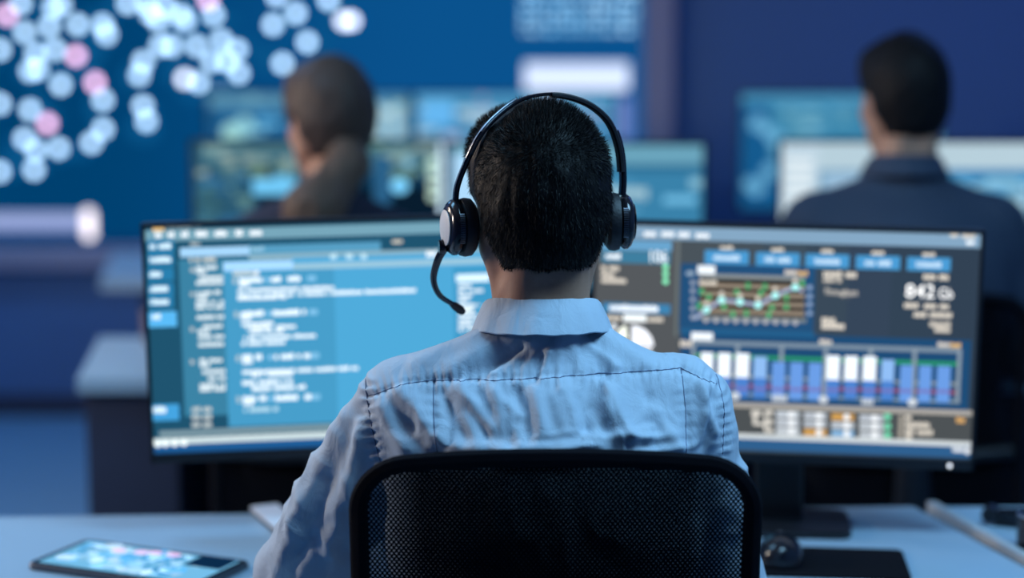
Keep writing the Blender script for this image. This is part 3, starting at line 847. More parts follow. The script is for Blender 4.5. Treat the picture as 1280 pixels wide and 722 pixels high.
MAP_DOTS = [(-1.851, 1.504, 1), (-1.8, 1.546, 0), (-1.789, 1.441, 0), (-1.681, 1.532, 0), (-1.698, 1.462, 0), (-1.593, 1.469, 0), (-1.488, 1.434, 0), (-1.408, 1.546, 0), (-1.338, 1.546, 0), (-1.297, 1.483, 0), (-1.213, 1.504, 0), (-1.113, 1.56, 1), (-1.094, 1.504, 0), (-1.751, 1.363, 0), (-1.679, 1.378, 0), (-1.603, 1.356, 1), (-1.774, 1.3, 0), (-1.745, 1.307, 0), (-1.663, 1.25, 0), (-1.536, 1.258, 1), (-1.509, 1.194, 0), (-1.882, 1.378, 0), (-1.89, 1.18, 0), (-1.779, 1.158, 0), (-1.717, 1.108, 1), (-1.804, 1.051, 0), (-1.678, 1.016, 0), (-1.763, 1.009, 0), (-1.772, 0.937, 0), (-1.899, 0.93, 0), (-1.512, 1.087, 0), (-1.556, 1.037, 0), (-1.357, 1.335, 0), (-1.372, 1.286, 0), (-1.362, 1.172, 0), (-1.35, 1.116, 0), (-1.292, 1.392, 0), (-1.25, 1.392, 0), (-1.159, 1.392, 0), (-1.068, 1.413, 0), (-1.011, 1.378, 0), (-1.205, 1.272, 2), (-1.155, 1.258, 0), (-1.104, 1.335, 0), (-1.048, 1.335, 0), (-1.006, 1.293, 0), (-1.086, 1.208, 0), (-0.877, 1.469, 0), (-0.792, 1.511, 0), (-0.752, 1.406, 0), (-0.844, 1.328, 0), (-0.672, 1.56, 0), (-0.617, 1.483, 2), (-0.861, 1.574, 0), (-1.653, 1.539, 0), (-1.268, 1.532, 0), (-1.325, 1.511, 0), (-1.199, 1.483, 0), (-1.502, 1.469, 0), (-0.589, 1.483, 2)]

# ------------------------------------------------------------------ people
def vnoise(P, seed=0):
    """Smooth value noise in 0..1 on the rows of P."""
    i = np.floor(P).astype(np.int64); f = P - i; f = f * f * (3 - 2 * f)
    def hsh(a, b, c):
        h = (a * 374761393 + b * 668265263 + c * 2147483647 + seed * 974711) & 0xffffffff
        h = ((h ^ (h >> 13)) * 1274126177) & 0xffffffff
        return ((h ^ (h >> 16)) & 0xffff) / 65535.0
    r = 0
    for dx in (0, 1):
        for dy in (0, 1):
            for dz in (0, 1):
                w = (f[:, 0] if dx else 1 - f[:, 0]) * (f[:, 1] if dy else 1 - f[:, 1]) * (f[:, 2] if dz else 1 - f[:, 2])
                r = r + w * hsh(i[:, 0] + dx, i[:, 1] + dy, i[:, 2] + dz)
    return r

def ridged(P, seed):
    return 1 - np.abs(2 * vnoise(P, seed) - 1)

class Body:
    """Measures of one seated figure: x to its right, y forward, z up, origin on the floor below the hips."""
    def __init__(s, scale=1.0, wide=1.0, head=(0, 0.115, 1.27), yaw=0.0, pitch=0.0, arms=None, roll=0.0):
        s.k = scale; s.w = wide
        s.head = np.array(head, float)
        s.hr = Matrix.Rotation(yaw, 3, 'Z') @ Matrix.Rotation(roll, 3, 'Y') @ Matrix.Rotation(pitch, 3, 'X')
        s.hrn = np.array(s.hr)
        s.arms = arms
    def p(s, x, y, z): return (x * s.w * s.k, y * s.k, z * s.k)
    def h(s, x, y, z): return tuple((s.head + s.hrn @ np.array((x, y, z))) * s.k)
    def hinv(s, V): return ((V / s.k) - s.head) @ s.hrn

def add_head(F, B, female=False):
    k = B.k
    E = lambda c, r, kk=0.02, op='add': F.ell(B.h(*c), np.array(r) * k, kk, op, B.hr)
    C = lambda a, b, ra, rb, kk=0.015, op='add': F.cone(B.h(*a), B.h(*b), ra * k, rb * k, kk, op)
    E((0, -0.012, 0.028), (0.075, 0.097, 0.090))
    E((0, -0.040, -0.020), (0.066, 0.060, 0.058), 0.03)
    E((0, 0.042, -0.030), (0.061, 0.052, 0.084), 0.03)
    for s in (-1, 1):
        C((s * 0.056, -0.004, -0.050), (s * 0.022, 0.072, -0.100), 0.017, 0.014, 0.02)
        E((s * 0.040, 0.064, -0.030), (0.021, 0.021, 0.019), 0.02)
        C((s * 0.010, 0.090, 0.020), (s * 0.048, 0.070, 0.018), 0.008, 0.008, 0.012)
        E((s * 0.031, 0.100, 0.000), (0.016, 0.012, 0.009), 0.008, 'sub')
        E((s * 0.011, 0.100, -0.036), (0.008, 0.009, 0.007), 0.005)
    E((0, 0.080, -0.101), (0.021, 0.015, 0.014), 0.015)
    C((0, 0.088, 0.008), (0, 0.110, -0.030), 0.007, 0.010, 0.01)
    C((-0.017, 0.090, -0.061), (0.017, 0.090, -0.061), 0.006, 0.006, 0.008)
    C((-0.014, 0.089, -0.071), (0.014, 0.089, -0.071), 0.0065, 0.0065, 0.006)
    E((0, 0.099, -0.066), (0.022, 0.010, 0.0022), 0.003, 'sub')
    for s in (-1, 1):
        er = B.hr @ Matrix.Rotation(s * R(-9), 3, 'Z') @ Matrix.Rotation(R(-12), 3, 'X')
        F.ell(B.h(s * 0.0700, -0.016, -0.010), np.array((0.0055, 0.019, 0.033)) * k, 0.006, 'add', er)
        F.ell(B.h(s * 0.0680, -0.006, -0.032), np.array((0.005, 0.010, 0.011)) * k, 0.006, 'add', er)
        F.ell(B.h(s * 0.0785, -0.008, -0.008), np.array((0.006, 0.011, 0.019)) * k, 0.004, 'sub', er)
    nr = 0.046 if female else 0.0570
    F.cone(B.p(0, 0.060, 1.05), tuple(np.array(B.h(0, -0.018, -0.075))), (nr + 0.002) * k, nr * k, 0.02)
    for s in (-1, 1):
        F.cone(B.h(s * 0.060, -0.022, -0.055), B.p(s * 0.022, 0.115, 1.065), 0.011 * k, 0.010 * k, 0.012)
        F.cone(B.h(s * 0.024, -0.062, -0.075), B.p(s * 0.026, 0.055, 1.07), 0.022 * k, 0.022 * k, 0.02)

def add_hand(F, w, d, side, desk):
    """Palm down, fingers slightly curled and spread, resting on the desk; w wrist, d heading (unit, xy), side +1 right."""
    w = np.array(w, float); d = np.array((d[0], d[1], 0.0)); d /= np.linalg.norm(d)
    l = np.array((d[1], -d[0], 0.0)) * side            # towards the little finger
    rot = Matrix(((l[0] * side, d[0], 0), (l[1] * side, d[1], 0), (0, 0, 1)))
    pc = w + d * 0.052; pc[2] = desk + 0.026
    F.cone(w, w + d * 0.03 + np.array((0, 0, pc[2] - w[2])) * 0.6, 0.026, 0.024, 0.015)
    F.box(pc, (0.030, 0.036, 0.004), 0.010, 0.018, rot)
    for j, (off, ln, sp) in enumerate(((-0.030, 0.072, -0.10), (-0.010, 0.082, -0.02), (0.011, 0.076, 0.06), (0.031, 0.060, 0.15))):
        b = pc + d * (0.042 - 0.004 * abs(j - 1)) + l * off
        dd = d + l * sp; dd /= np.linalg.norm(dd)
        r = 0.0083 if j < 3 else 0.0073
        a1 = b + dd * ln * 0.45 + np.array((0, 0, 0.006))
        a2 = a1 + dd * ln * 0.32 + np.array((0, 0, -0.010))
        a3 = a2 + dd * ln * 0.22 + np.array((0, 0, -0.011)); a3[2] = max(a3[2], desk + 0.008)
        F.cone(b, a1, r * 1.05, r, 0.005); F.cone(a1, a2, r, r * 0.93, 0.003); F.cone(a2, a3, r * 0.93, r * 0.8, 0.003)
    b = pc - d * 0.018 - l * 0.030
    t1 = b - l * 0.024 + d * 0.026; t1[2] = desk + 0.018
    t2 = t1 + d * 0.030 - l * 0.006; t2[2] = desk + 0.011
    F.cone(b, t1, 0.013, 0.0105, 0.008); F.cone(t1, t2, 0.0105, 0.0085, 0.003)

def torso(F, B, e):
    k = B.k; w = B.w
    F.ell(B.p(0, 0.04, 0.61), (np.array((0.172 * w, 0.125, 0.125)) + e) * k, 0.04)
    F.ell(B.p(0, 0.035, 0.70), (np.array((0.163 * w, 0.121, 0.17)) + e) * k, 0.05)
    F.ell(B.p(0, 0.040, 0.90), (np.array((0.178 * w, 0.124, 0.18)) + e) * k, 0.05)
    F.cone(B.p(-0.12, 0.050, 1.000), B.p(0.12, 0.050, 1.000), (0.062 + e) * k, (0.062 + e) * k, 0.05)
    for s in (-1, 1):
        F.cone(B.p(s * 0.010, 0.058, 1.090 + 0.6 * e), B.p(s * 0.145, 0.055, 1.043 + 0.2 * e), (0.033 + e) * k, (0.031 + e) * k, 0.03)

def arms(F, B, e, cuff=False):
    k = B.k
    for S, E_, W in (a[:3] for a in B.arms):
        S = np.array(S) * k; E_ = np.array(E_) * k; W = np.array(W)
        F.cone(S, S + (E_ - S) * 0.5, (0.046 + e) * k, (0.043 + e * 0.95) * k, 0.025)
        F.cone(S + (E_ - S) * 0.5, E_, (0.043 + e * 0.95) * k, (0.036 + e) * k, 0.015)
        if cuff:
            W = E_ + (W - E_) * 1.0
            F.cone(E_, W, (0.036 + e) * k, (0.025 + e * 0.8) * k, 0.015)
        else:
            F.cone(E_, E_ + (W - E_) * 0.35, 0.036 * k, 0.037 * k, 0.015)
            F.cone(E_ + (W - E_) * 0.35, W, 0.037 * k, 0.024 * k, 0.015)

def build_person(name, loc, B, h, label, group, shirt_m, hair_m, style, fold=None, desk=0.72, smooth_hair=False):
    k = B.k
    F = Field((-0.42 * k, -0.20 * k, -0.01), (0.42 * k, 0.80 * k, 1.42 * k), h)
    torso(F, B, 0.0)
    arms(F, B, 0.0)
    for s in (-1, 1):
        F.cone(B.p(s * 0.085, 0.04, 0.570), B.p(s * 0.12, 0.45, 0.560), 0.080 * k, 0.056 * k, 0.03)
        F.cone(B.p(s * 0.12, 0.45, 0.560), B.p(s * 0.125, 0.43, 0.33), 0.053 * k, 0.052 * k, 0.02)
        F.cone(B.p(s * 0.125, 0.43, 0.33), B.p(s * 0.125, 0.44, 0.10), 0.052 * k, 0.036 * k, 0.02)
        F.cone(B.p(s * 0.125, 0.43, 0.055), B.p(s * 0.135, 0.60, 0.040), 0.036 * k, 0.030 * k, 0.02)
    for i, sd in ((0, -1), (1, 1)):
        W = np.array(B.arms[i][2]); E_ = np.array(B.arms[i][1]) * k
        dr = (W - E_)[:2] + np.array(B.arms[i][3] if len(B.arms[i]) > 3 else (0, 0.0))
        add_hand(F, W, dr, sd, desk)
    add_head(F, B, style == 'long')
    V, Q = F.surface(2)
    body = mesh_np(name, V, Q, M['skin'])
    body.location = loc
    tag(body, label, 'person', group)
    for s in (-1, 1):
        MB().lathe([(0.0005, -0.0115 * k), (0.006 * k, -0.010 * k), (0.0105 * k, -0.005 * k), (0.0115 * k, 0), (0.0105 * k, 0.005 * k), (0.006 * k, 0.010 * k), (0.0005, 0.0115 * k)], B.h(s * 0.031, 0.080, 0.0), 'z', 14).build('eyeball', M['eye'], body, True)
    # trousers
    F = Field((-0.32 * k, -0.20 * k, 0.04), (0.32 * k, 0.62 * k, 0.80 * k), 0.008)
    F.ell(B.p(0, 0.04, 0.61), np.array((0.184 * B.w, 0.136, 0.135)) * k, 0.04)
    for s in (-1, 1):
        F.cone(B.p(s * 0.085, 0.04, 0.573), B.p(s * 0.12, 0.45, 0.560), 0.092 * k, 0.070 * k, 0.03)
        F.cone(B.p(s * 0.12, 0.45, 0.560), B.p(s * 0.125, 0.435, 0.11), 0.068 * k, 0.062 * k, 0.015)
    V, Q = F.surface(2)
    V = V + normals(V, Q) * (0.004 * (ridged(V * (9, 14, 22), 5) - 0.5))[:, None]
    V, Q = keep(V, Q, V[:, 2] > 0.085 * k)
    mesh_np('trousers', V, Q, M['trousers'], body)
    for s in (-1, 1):
        F = Field((s * 0.13 * k - 0.07, 0.33 * k, -0.002), (s * 0.13 * k + 0.07, 0.72 * k, 0.14), 0.006)
        F.cone(B.p(s * 0.125, 0.42, 0.052), B.p(s * 0.137, 0.61, 0.036), 0.044 * k, 0.036 * k, 0.02)
        F.cone(B.p(s * 0.125, 0.43, 0.06), B.p(s * 0.125, 0.43, 0.10), 0.044 * k, 0.044 * k, 0.02)
        V, Q = F.surface(2); V[:, 2] = np.maximum(V[:, 2], 0.004)
        mesh_np('shoe', V, Q, M['shoe'], body)
    # shirt
    hs = 0.003 if fold else 0.007
    F = Field((-0.44 * k, -0.19 * k, 0.52 * k), (0.40 * k, 0.40 * k, 1.19 * k), hs)
    torso(F, B, 0.014)
    arms(F, B, 0.015, True)
    V, Q = F.surface(3)
    N = normals(V, Q)
    if fold:
        V = V + N * fold(V, N)[:, None]
        V = relax(V, Q, 0.25)
    else:
        V = V + N * (0.006 * (ridged(V * (7, 9, 12), 3) - 0.6))[:, None]
    c = B.p(0, 0.085, 1.12)
    m = (V[:, 2] > 0.64 * k) & ~((V[:, 2] > 1.08 * k) & (((V[:, 0] - c[0]) / 0.052)**2 + ((V[:, 1] - c[1]) / 0.052)**2 < k))
    for i in (0, 1):
        W = np.array(B.arms[i][2]); E_ = np.array(B.arms[i][1]) * k
        d = (W - E_) / np.linalg.norm(W - E_)
        m &= ~(((V - W) @ d > -0.012) & (np.linalg.norm(V - W, axis=1) < 0.09))
    V, Q = keep(V, Q, m)
    shirt = mesh_np('shirt' if style != 'long' else 'top', V, Q, shirt_m, body)
    if style != 'long':
        collar(B, shirt, shirt_m)
    # hair
    hh = 0.004 if fold else 0.006
    c0 = B.head * k
    F = Field(c0 - 0.16 * k - (np.array((0.08, 0.16, 0.36)) * k if style == 'long' else 0), c0 + 0.16 * k, hh)
    E = lambda c, r, kk=0.02, op='add': F.ell(B.h(*c), np.array(r) * k, kk, op, B.hr)
    g = 0.0075 if style != 'long' else 0.014
    E((0, -0.014, 0.030), (0.075 + g, 0.097 + g, 0.090 + g * 0.7))
    E((-0.031, 0.020, 0.064), (0.048, 0.055, 0.046), 0.02)
    E((0.031, 0.016, 0.062), (0.050, 0.058, 0.046), 0.02)
    E((0, -0.020, 0.080), (0.040, 0.055, 0.040), 0.02)
    E((0, -0.040, -0.016), (0.066 + g * 0.9, 0.060 + g, 0.062), 0.03)
    E((0, -0.058, -0.058), (0.050, 0.030 + g, 0.030), 0.03)
    # hairline: face, temples, ears and nape stay bare
    E((0, 0.098, -0.055), (0.10, 0.085, 0.115), 0.01, 'sub')
    for s in (-1, 1):
        E((s * 0.095, 0.000, -0.032), (0.036, 0.052, 0.050), 0.010, 'sub')
        E((s * 0.080, -0.018, -0.080), (0.030, 0.056, 0.050), 0.012, 'sub')
    E((0, -0.060, -0.122), (0.12, 0.085, 0.052), 0.012, 'sub')
    if style == 'long':
        G = Field(F.lo, F.lo + (F.n - 1) * F.h, hh)
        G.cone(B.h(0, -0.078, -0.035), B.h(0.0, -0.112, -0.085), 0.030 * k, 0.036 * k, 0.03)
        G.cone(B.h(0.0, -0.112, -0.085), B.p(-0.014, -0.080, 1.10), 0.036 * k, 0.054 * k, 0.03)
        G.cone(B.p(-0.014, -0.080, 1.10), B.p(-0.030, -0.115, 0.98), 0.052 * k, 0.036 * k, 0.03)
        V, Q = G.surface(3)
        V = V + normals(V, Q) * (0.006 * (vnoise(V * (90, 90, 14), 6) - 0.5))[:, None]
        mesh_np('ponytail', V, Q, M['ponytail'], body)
    V, Q = F.surface(3)
    N = normals(V, Q)
    V = V + N * (0.0035 * (vnoise(V * (130, 130, 45), 9) - 0.5) + 0.004 * (vnoise(V * 45, 4) - 0.5))[:, None]
    hair = mesh_np('hair', V, Q, hair_m, body)
    return body, shirt, hair, V, Q

def collar(B, shirt, m):
    k = B.k
    prof = [(0.0640, 0.0640, 1.105, 1.055), (0.0655, 0.0655, 1.158, 1.100), (0.0665, 0.0665, 1.1640, 1.106), (0.0690, 0.0690, 1.1660, 1.107),
            (0.0715, 0.0720, 1.1640, 1.104), (0.0800, 0.0870, 1.148, 1.082), (0.0880, 0.1010, 1.129, 1.056), (0.0872, 0.1002, 1.1275, 1.054), (0.0785, 0.0850, 1.145, 1.080), (0.0685, 0.0690, 1.158, 1.098), (0.0665, 0.0670, 1.105, 1.057)]
    rings = []
    n = 72
    for i in range(n + 1):
        a = R(8) + (2 * math.pi - R(16)) * i / n + math.pi / 2     # opening at the throat
        s = (1 + math.sin(a)) / 2
        s = s * s
        wv = 0.0012 * math.sin(i * 1.3) + 0.001 * math.sin(i * 0.55 + 1)
        rings.append([B.p((rx + (wv if j in (5, 6, 7) else 0)) * math.cos(a) / B.w, 0.088 + (ry + (wv if j in (5, 6, 7) else 0)) * math.sin(a), zb + (zf - zb) * s + (wv * 0.6 if j in (6, 7) else 0)) for j, (rx, ry, zb, zf) in enumerate(prof)])
    mb = MB(); mb.loft(rings, True, True)
    return mb.build('collar', m, shirt, True)

# the headset man's shirt: seams and folds, in the figure's own metres
YOKE = [(-0.205, 1.050), (-0.166, 1.068), (-0.128, 1.073), (0.02, 1.081), (0.163, 1.083), (0.209, 1.062)]
DART_A = [(-0.128, 1.073), (-0.126, 1.035), (-0.120, 0.98)]
DART_B = [(0.163, 1.083), (0.166, 1.04), (0.165, 0.98)]
ARM_A = [(-0.212, 1.088), (-0.210, 1.063), (-0.203, 1.028), (-0.190, 0.975)]
ARM_B = [(0.198, 1.092), (0.209, 1.066), (0.214, 1.034), (0.212, 0.98)]
FOLDS = [  # x0, z0, x1, z1, height, half width
    (-0.035, 1.125, -0.105, 1.085, 0.0045, 0.010), (-0.01, 1.120, -0.055, 1.080, 0.004, 0.008), (0.055, 1.125, 0.070, 1.085, -0.005, 0.009),
    (0.075, 1.125, 0.120, 1.092, 0.004, 0.010), (-0.06, 1.125, -0.15, 1.088, 0.004, 0.009), (0.02, 1.120, -0.01, 1.085, 0.003, 0.008),
    (0.03, 1.122, 0.045, 1.083, 0.003, 0.007), (0.09, 1.118, 0.16, 1.09, -0.003, 0.008), (-0.02, 1.11, -0.08, 1.08, -0.003, 0.007),
    (-0.165, 1.058, -0.128, 1.015, 0.009, 0.013), (-0.185, 1.04, -0.16, 1.00, 0.007, 0.012), (-0.15, 1.025, -0.12, 0.998, -0.008, 0.014),
    (-0.115, 1.060, -0.090, 1.015, -0.004, 0.009), (-0.095, 1.066, -0.060, 1.030, 0.004, 0.009), (-0.070, 1.060, -0.050, 1.020, -0.004, 0.008),
    (-0.03, 1.065, -0.018, 1.020, -0.0055, 0.009), (-0.012, 1.070, 0.0, 1.03, 0.004, 0.008), (0.025, 1.065, 0.038, 1.035, 0.004, 0.009),
    (0.05, 1.065, 0.048, 1.03, -0.0035, 0.009), (0.08, 1.06, 0.10, 1.02, 0.003, 0.010), (-0.12, 1.008, 0.02, 1.002, 0.004, 0.008),
    (0.02, 1.012, 0.15, 1.015, 0.003, 0.009), (0.185, 1.06, 0.196, 1.00, 0.004, 0.008), (0.195, 1.05, 0.185, 1.0, -0.004, 0.006),
    (-0.225, 1.07, -0.30, 0.93, 0.006, 0.010), (-0.215, 1.03, -0.27, 0.90, -0.006, 0.009), (-0.215, 1.02, -0.225, 0.93, 0.006, 0.009),
    (-0.24, 1.02, -0.30, 0.88, 0.005, 0.008), (-0.26, 0.95, -0.30, 0.83, -0.006, 0.009), (-0.23, 0.95, -0.255, 0.86, 0.006, 0.010),
    (-0.29, 0.90, -0.33, 0.80, 0.006, 0.009), (-0.25, 0.90, -0.31, 0.84, -0.004, 0.008),
]
_fr = random.Random(31)
for _ in range(26):   # slighter creases: steep below the yoke, slanting from the collar above it
    if _fr.random() < 0.65:
        x0 = _fr.uniform(-0.12, 0.19); z0 = _fr.uniform(1.03, 1.072); x1 = x0 + _fr.uniform(-0.01, 0.03); z1 = z0 - _fr.uniform(0.02, 0.06)
    else:
        x0 = _fr.uniform(-0.06, 0.11); z0 = _fr.uniform(1.10, 1.125); x1 = x0 + (x0 - 0.02) * _fr.uniform(0.3, 1.0); z1 = z0 - _fr.uniform(0.02, 0.04)
    FOLDS.append((x0, z0, x1, z1, _fr.choice((-1, 1, 1)) * _fr.uniform(0.0018, 0.0036), _fr.uniform(0.004, 0.008)))
for _ in range(9):    # and flat ones where the cloth meets the chair
    x0 = _fr.uniform(-0.10, 0.12); z0 = _fr.uniform(0.99, 1.02)
    FOLDS.append((x0, z0, x0 + _fr.uniform(0.04, 0.09), z0 + _fr.uniform(-0.01, 0.01), _fr.uniform(0.0015, 0.003), _fr.uniform(0.004, 0.006)))
def seg_dist(x, z, a, b):
    dx, dz = b[0] - a[0], b[1] - a[1]; L = math.hypot(dx, dz)
    t = np.clip(((x - a[0]) * dx + (z - a[1]) * dz) / (L * L), 0, 1)
    return np.hypot(x - a[0] - t * dx, z - a[1] - t * dz), t * L
def shirt_folds(V, N):
    x, z = V[:, 0], V[:, 2]
    back = np.clip((0.075 - V[:, 1]) / 0.04, 0, 1)
    q = V * (1, 1, 1)
    warp = vnoise(q * 14, 2)[:, None] * 0.5
    d = 0.0065 * (ridged(q * (13, 8, 9) + warp * 1.5, 11) - 0.55) + 0.0042 * (ridged(q * (34, 15, 24) + warp * 2, 12) - 0.55)
    # long pulls down the sleeves
    sl = np.clip((np.abs(x) - 0.20) / 0.03, 0, 1)
    u = q.copy(); u[:, 0] = (x + 0.62 * z * np.sign(-x)) ; u[:, 2] *= 0.22
    d += sl * 0.0095 * (ridged(u * (30, 24, 30), 21) - 0.55)
    for x0, z0, x1, z1, hgt, wd in FOLDS:
        dist, s = seg_dist(x, z, (x0, z0), (x1, z1))
        d += 1.25 * hgt * np.exp(-(dist / wd)**2) * back
    for line, amp, per in ((YOKE, 0.0015, 0.010), (ARM_A, 0.0024, 0.011), (ARM_B, 0.0012, 0.011), (DART_A, 0.0006, 0.012), (DART_B, 0.0005, 0.012)):
        best = np.full(len(x), 9.0); arc = np.zeros(len(x)); acc = 0
        for a, b in zip(line, line[1:]):
            dist, s = seg_dist(x, z, a, b)
            m = dist < best
            best[m] = dist[m]; arc[m] = acc + s[m]
            acc += math.hypot(b[0] - a[0], b[1] - a[1])
        d += back * (amp * np.cos(arc * 2 * math.pi / per + 3 * vnoise(q * 30, 8)) * np.exp(-(best / 0.011)**2) - 0.0022 * np.exp(-(best / 0.0032)**2))
    return np.maximum(d, -0.0085).astype(V.dtype)

def add_seams(body, shirt):
    me = shirt.data
    bvh = BVHTree.FromPolygons([v.co for v in me.vertices], [p.vertices for p in me.polygons])
    def run(line, name, step=0.0025):
        pts = []
        for a, b in zip(line, line[1:]):
            n = max(2, int(math.hypot(b[0] - a[0], b[1] - a[1]) / step))
            for i in range(n):
                t = i / n
                h = bvh.ray_cast(Vector((a[0] + (b[0] - a[0]) * t, -0.6, a[1] + (b[1] - a[1]) * t)), Vector((0, 1, 0)))
                if h[0] is not None: pts.append(h[0] + h[1] * 0.0002)
        if len(pts) > 3:
            MB().tube(pts, 0.00055, 5).build(name, M['shirt_thread'], shirt, True)
    run(YOKE, 'yoke_seam'); run(DART_A, 'dart_seam'); run(DART_B, 'dart_seam'); run(ARM_A, 'armhole_seam'); run(ARM_B, 'armhole_seam')

def hair_strands(body, B, V, Q, count, m):
    """Short cropped strands rooted on the scalp mass, as slim tapering blades."""
    N = normals(V, Q)
    C = V[Q].mean(1); CN = N[Q].mean(1)
    area = np.linalg.norm(np.cross(V[Q[:, 2]] - V[Q[:, 0]], V[Q[:, 3]] - V[Q[:, 1]]), axis=1)
    pick = nrng.choice(len(Q), count, p=area / area.sum())
    w = nrng.random((count, 4)); w /= w.sum(1, keepdims=True)
    P = (V[Q[pick]] * w[:, :, None]).sum(1); n = CN[pick]
    L = B.hinv(P)
    top = np.clip((L[:, 2] - 0.035) / 0.06, 0, 1)
    nape = np.clip((-0.03 - L[:, 2]) / 0.05, 0, 1)
    ln = (0.0050 + 0.0035 * top + 0.0035 * nrng.random(count)) * (1 - 0.45 * nape) * B.k
    flow = np.array((0.0, 0.0, -1.0)) * (1 - top)[:, None] + np.array((0.15, 0.55, 0.25)) * top[:, None]
    flow = flow + nrng.normal(0, 0.22, (count, 3))
    d = n * (0.45 + 0.5 * top)[:, None] + flow * 0.9
    d /= np.linalg.norm(d, axis=1, keepdims=True)
    side = np.cross(d, n + nrng.normal(0, 0.4, (count, 3)))
    side /= np.linalg.norm(side, axis=1, keepdims=True) + 1e-9
    hw = 0.00032 * B.k
    root = P - n * 0.0015
    mid = root + d * (ln * 0.55)[:, None]
    tip = mid + (d + flow * 0.35) * (ln * 0.45)[:, None]
    A = np.stack([root - side * hw, root + side * hw, mid + side * hw * 0.8, mid - side * hw * 0.8, tip + side * hw * 0.2, tip - side * hw * 0.2], 1).reshape(-1, 3)
    b = np.arange(count)[:, None] * 6
    Fq = np.concatenate([b + np.array([[0, 1, 2, 3]]), b + np.array([[3, 2, 4, 5]])])
    ok = (np.abs(L[:, 0]) < 0.070) | (L[:, 2] > 0.02) | (np.abs(L[:, 1]) > 0.045)      # and under the ear pads
    yb = -0.0305 + 0.0275 * np.clip((L[:, 0] + 0.055) / 0.155, 0, 1) + 0.03 * np.clip((-L[:, 0] - 0.055) / 0.045, 0, 1)
    ok &= ~((np.abs(L[:, 1] - yb) < 0.021) & (L[:, 2] > -0.01))     # pressed flat under the headband
    Fq = Fq[np.concatenate([ok, ok])]
    o = mesh_np('hair_strands', A, Fq, m, body)
    tag(o, kind='stuff')
    return o

# ------------------------------------------------------------------ the room
def struct(name, c, d, m):
    o = MB().box(c, d).build(name, m)
    return tag(o, kind='structure')
struct('floor', (0, 2.9, -0.05), (5.4, 8.9, 0.1), M['floor'])
struct('ceiling', (0, 2.9, 2.75), (5.4, 8.9, 0.1), M['ceiling'])
struct('wall_back', (0, 7.2, 1.35), (5.4, 0.1, 2.7), M['wall'])
struct('wall_front', (0, -1.4, 1.35), (5.4, 0.1, 2.7), M['wall'])
struct('wall_left', (-2.65, 2.9, 1.35), (0.1, 8.5, 2.7), M['wall'])
struct('wall_right', (2.65, 2.9, 1.35), (0.1, 8.5, 2.7), M['wall'])
struct('baseboard_back', (0, 7.143, 0.04), (5.2, 0.014, 0.08), M['dark_panel'])
struct('baseboard_left', (-2.593, 2.9, 0.04), (0.014, 8.4, 0.08), M['dark_panel'])
struct('baseboard_right', (2.593, 2.9, 0.04), (0.014, 8.4, 0.08), M['dark_panel'])

for (loc, rz, sz, col, watt, label) in CEILING_LIGHTS:
    t = tag(empty('ceiling_light', loc, rz), label, 'light')
    mb = MB(); w, d = sz[0] + 0.04, sz[1] + 0.04
    for c, s_ in (((0, d/2, 0.02), (w, 0.02, 0.04)), ((0, -d/2, 0.02), (w, 0.02, 0.04)), ((w/2, 0, 0.02), (0.02, d, 0.04)), ((-w/2, 0, 0.02), (0.02, d, 0.04))):
        mb.box(c, s_)
    mb.build('frame', M['silver'], t)
    MB().box((0, 0, 0.03), (sz[0], sz[1], 0.004)).build('diffuser', glow_mat('diffuser_glow', col, 1.2), t)
    ld = bpy.data.lights.new('panel_lamp', 'AREA')
    ld.shape = 'RECTANGLE'; ld.size, ld.size_y = sz; ld.energy = watt; ld.color = col
    lo = bpy.data.objects.new('panel_lamp', ld); COL.objects.link(lo); lo.parent = t; lo.location = (0, 0, 0.015)
for (loc, col, watt, label) in WALL_LIGHTS:
    t = tag(empty('wall_lamp', loc), label, 'lamp')
    MB().box((-0.055, 0, 0), (0.05, 0.12, 0.5), 0.008).build('housing', M['silver'], t)
    MB().box((-0.027, 0, 0), (0.008, 0.10, 0.46)).build('diffuser', glow_mat('warm_diffuser', col, 1.5), t)
    ld = bpy.data.lights.new('wall_light', 'AREA')
    ld.shape = 'RECTANGLE'; ld.size, ld.size_y = 0.46, 0.10; ld.energy = watt; ld.color = col
    lo = bpy.data.objects.new('wall_light', ld); COL.objects.link(lo); lo.parent = t
    lo.location = (-0.018, 0, 0); lo.rotation_euler = (0, R(-90), 0)

# ------------------------------------------------------------------ the video wall
vw = tag(empty('video_wall', (-0.98, 7.15, 0.57)), 'huge wall screen with a glowing dotted map behind everyone', 'screen')
XA, XB, ZA, ZB = -1.52, 1.575, 0.0, 1.75      # outer, from the empty
BW = 0.085
MB().box(((XA+XB)/2, -0.02, (ZA+ZB)/2), (XB-XA-0.02, 0.03, ZB-ZA-0.02)).build('housing', M['black'], vw)
for nm, c, s_ in (('frame', ((XA+XB)/2, -0.04, ZA+BW/2), (XB-XA, 0.05, BW)), ('frame', ((XA+XB)/2, -0.04, ZB-0.02), (XB-XA, 0.05, 0.04)),
                  ('frame', (XB-0.055, -0.04, (ZA+BW+ZB-0.04)/2), (0.11, 0.05, ZB-ZA-BW-0.04)), ('frame', (XA+0.02, -0.04, (ZA+BW+ZB-0.04)/2), (0.04, 0.05, ZB-ZA-BW-0.04))):
    MB().box(c, s_, 0.004).build(nm, M['frame_purple'], vw)
pg = Page()
ox, oz = vw.location.x, vw.location.z
def W(x): return x - ox
def Z(z): return z - oz
xa, xb, za, zb = XA + 0.04, XB - 0.11, ZA + BW, ZB - 0.04
pg.rect(xa, za, xb, zb, '00406f')
c0, c1 = Vector(lin('00406f')), Vector(lin('0a528e'))
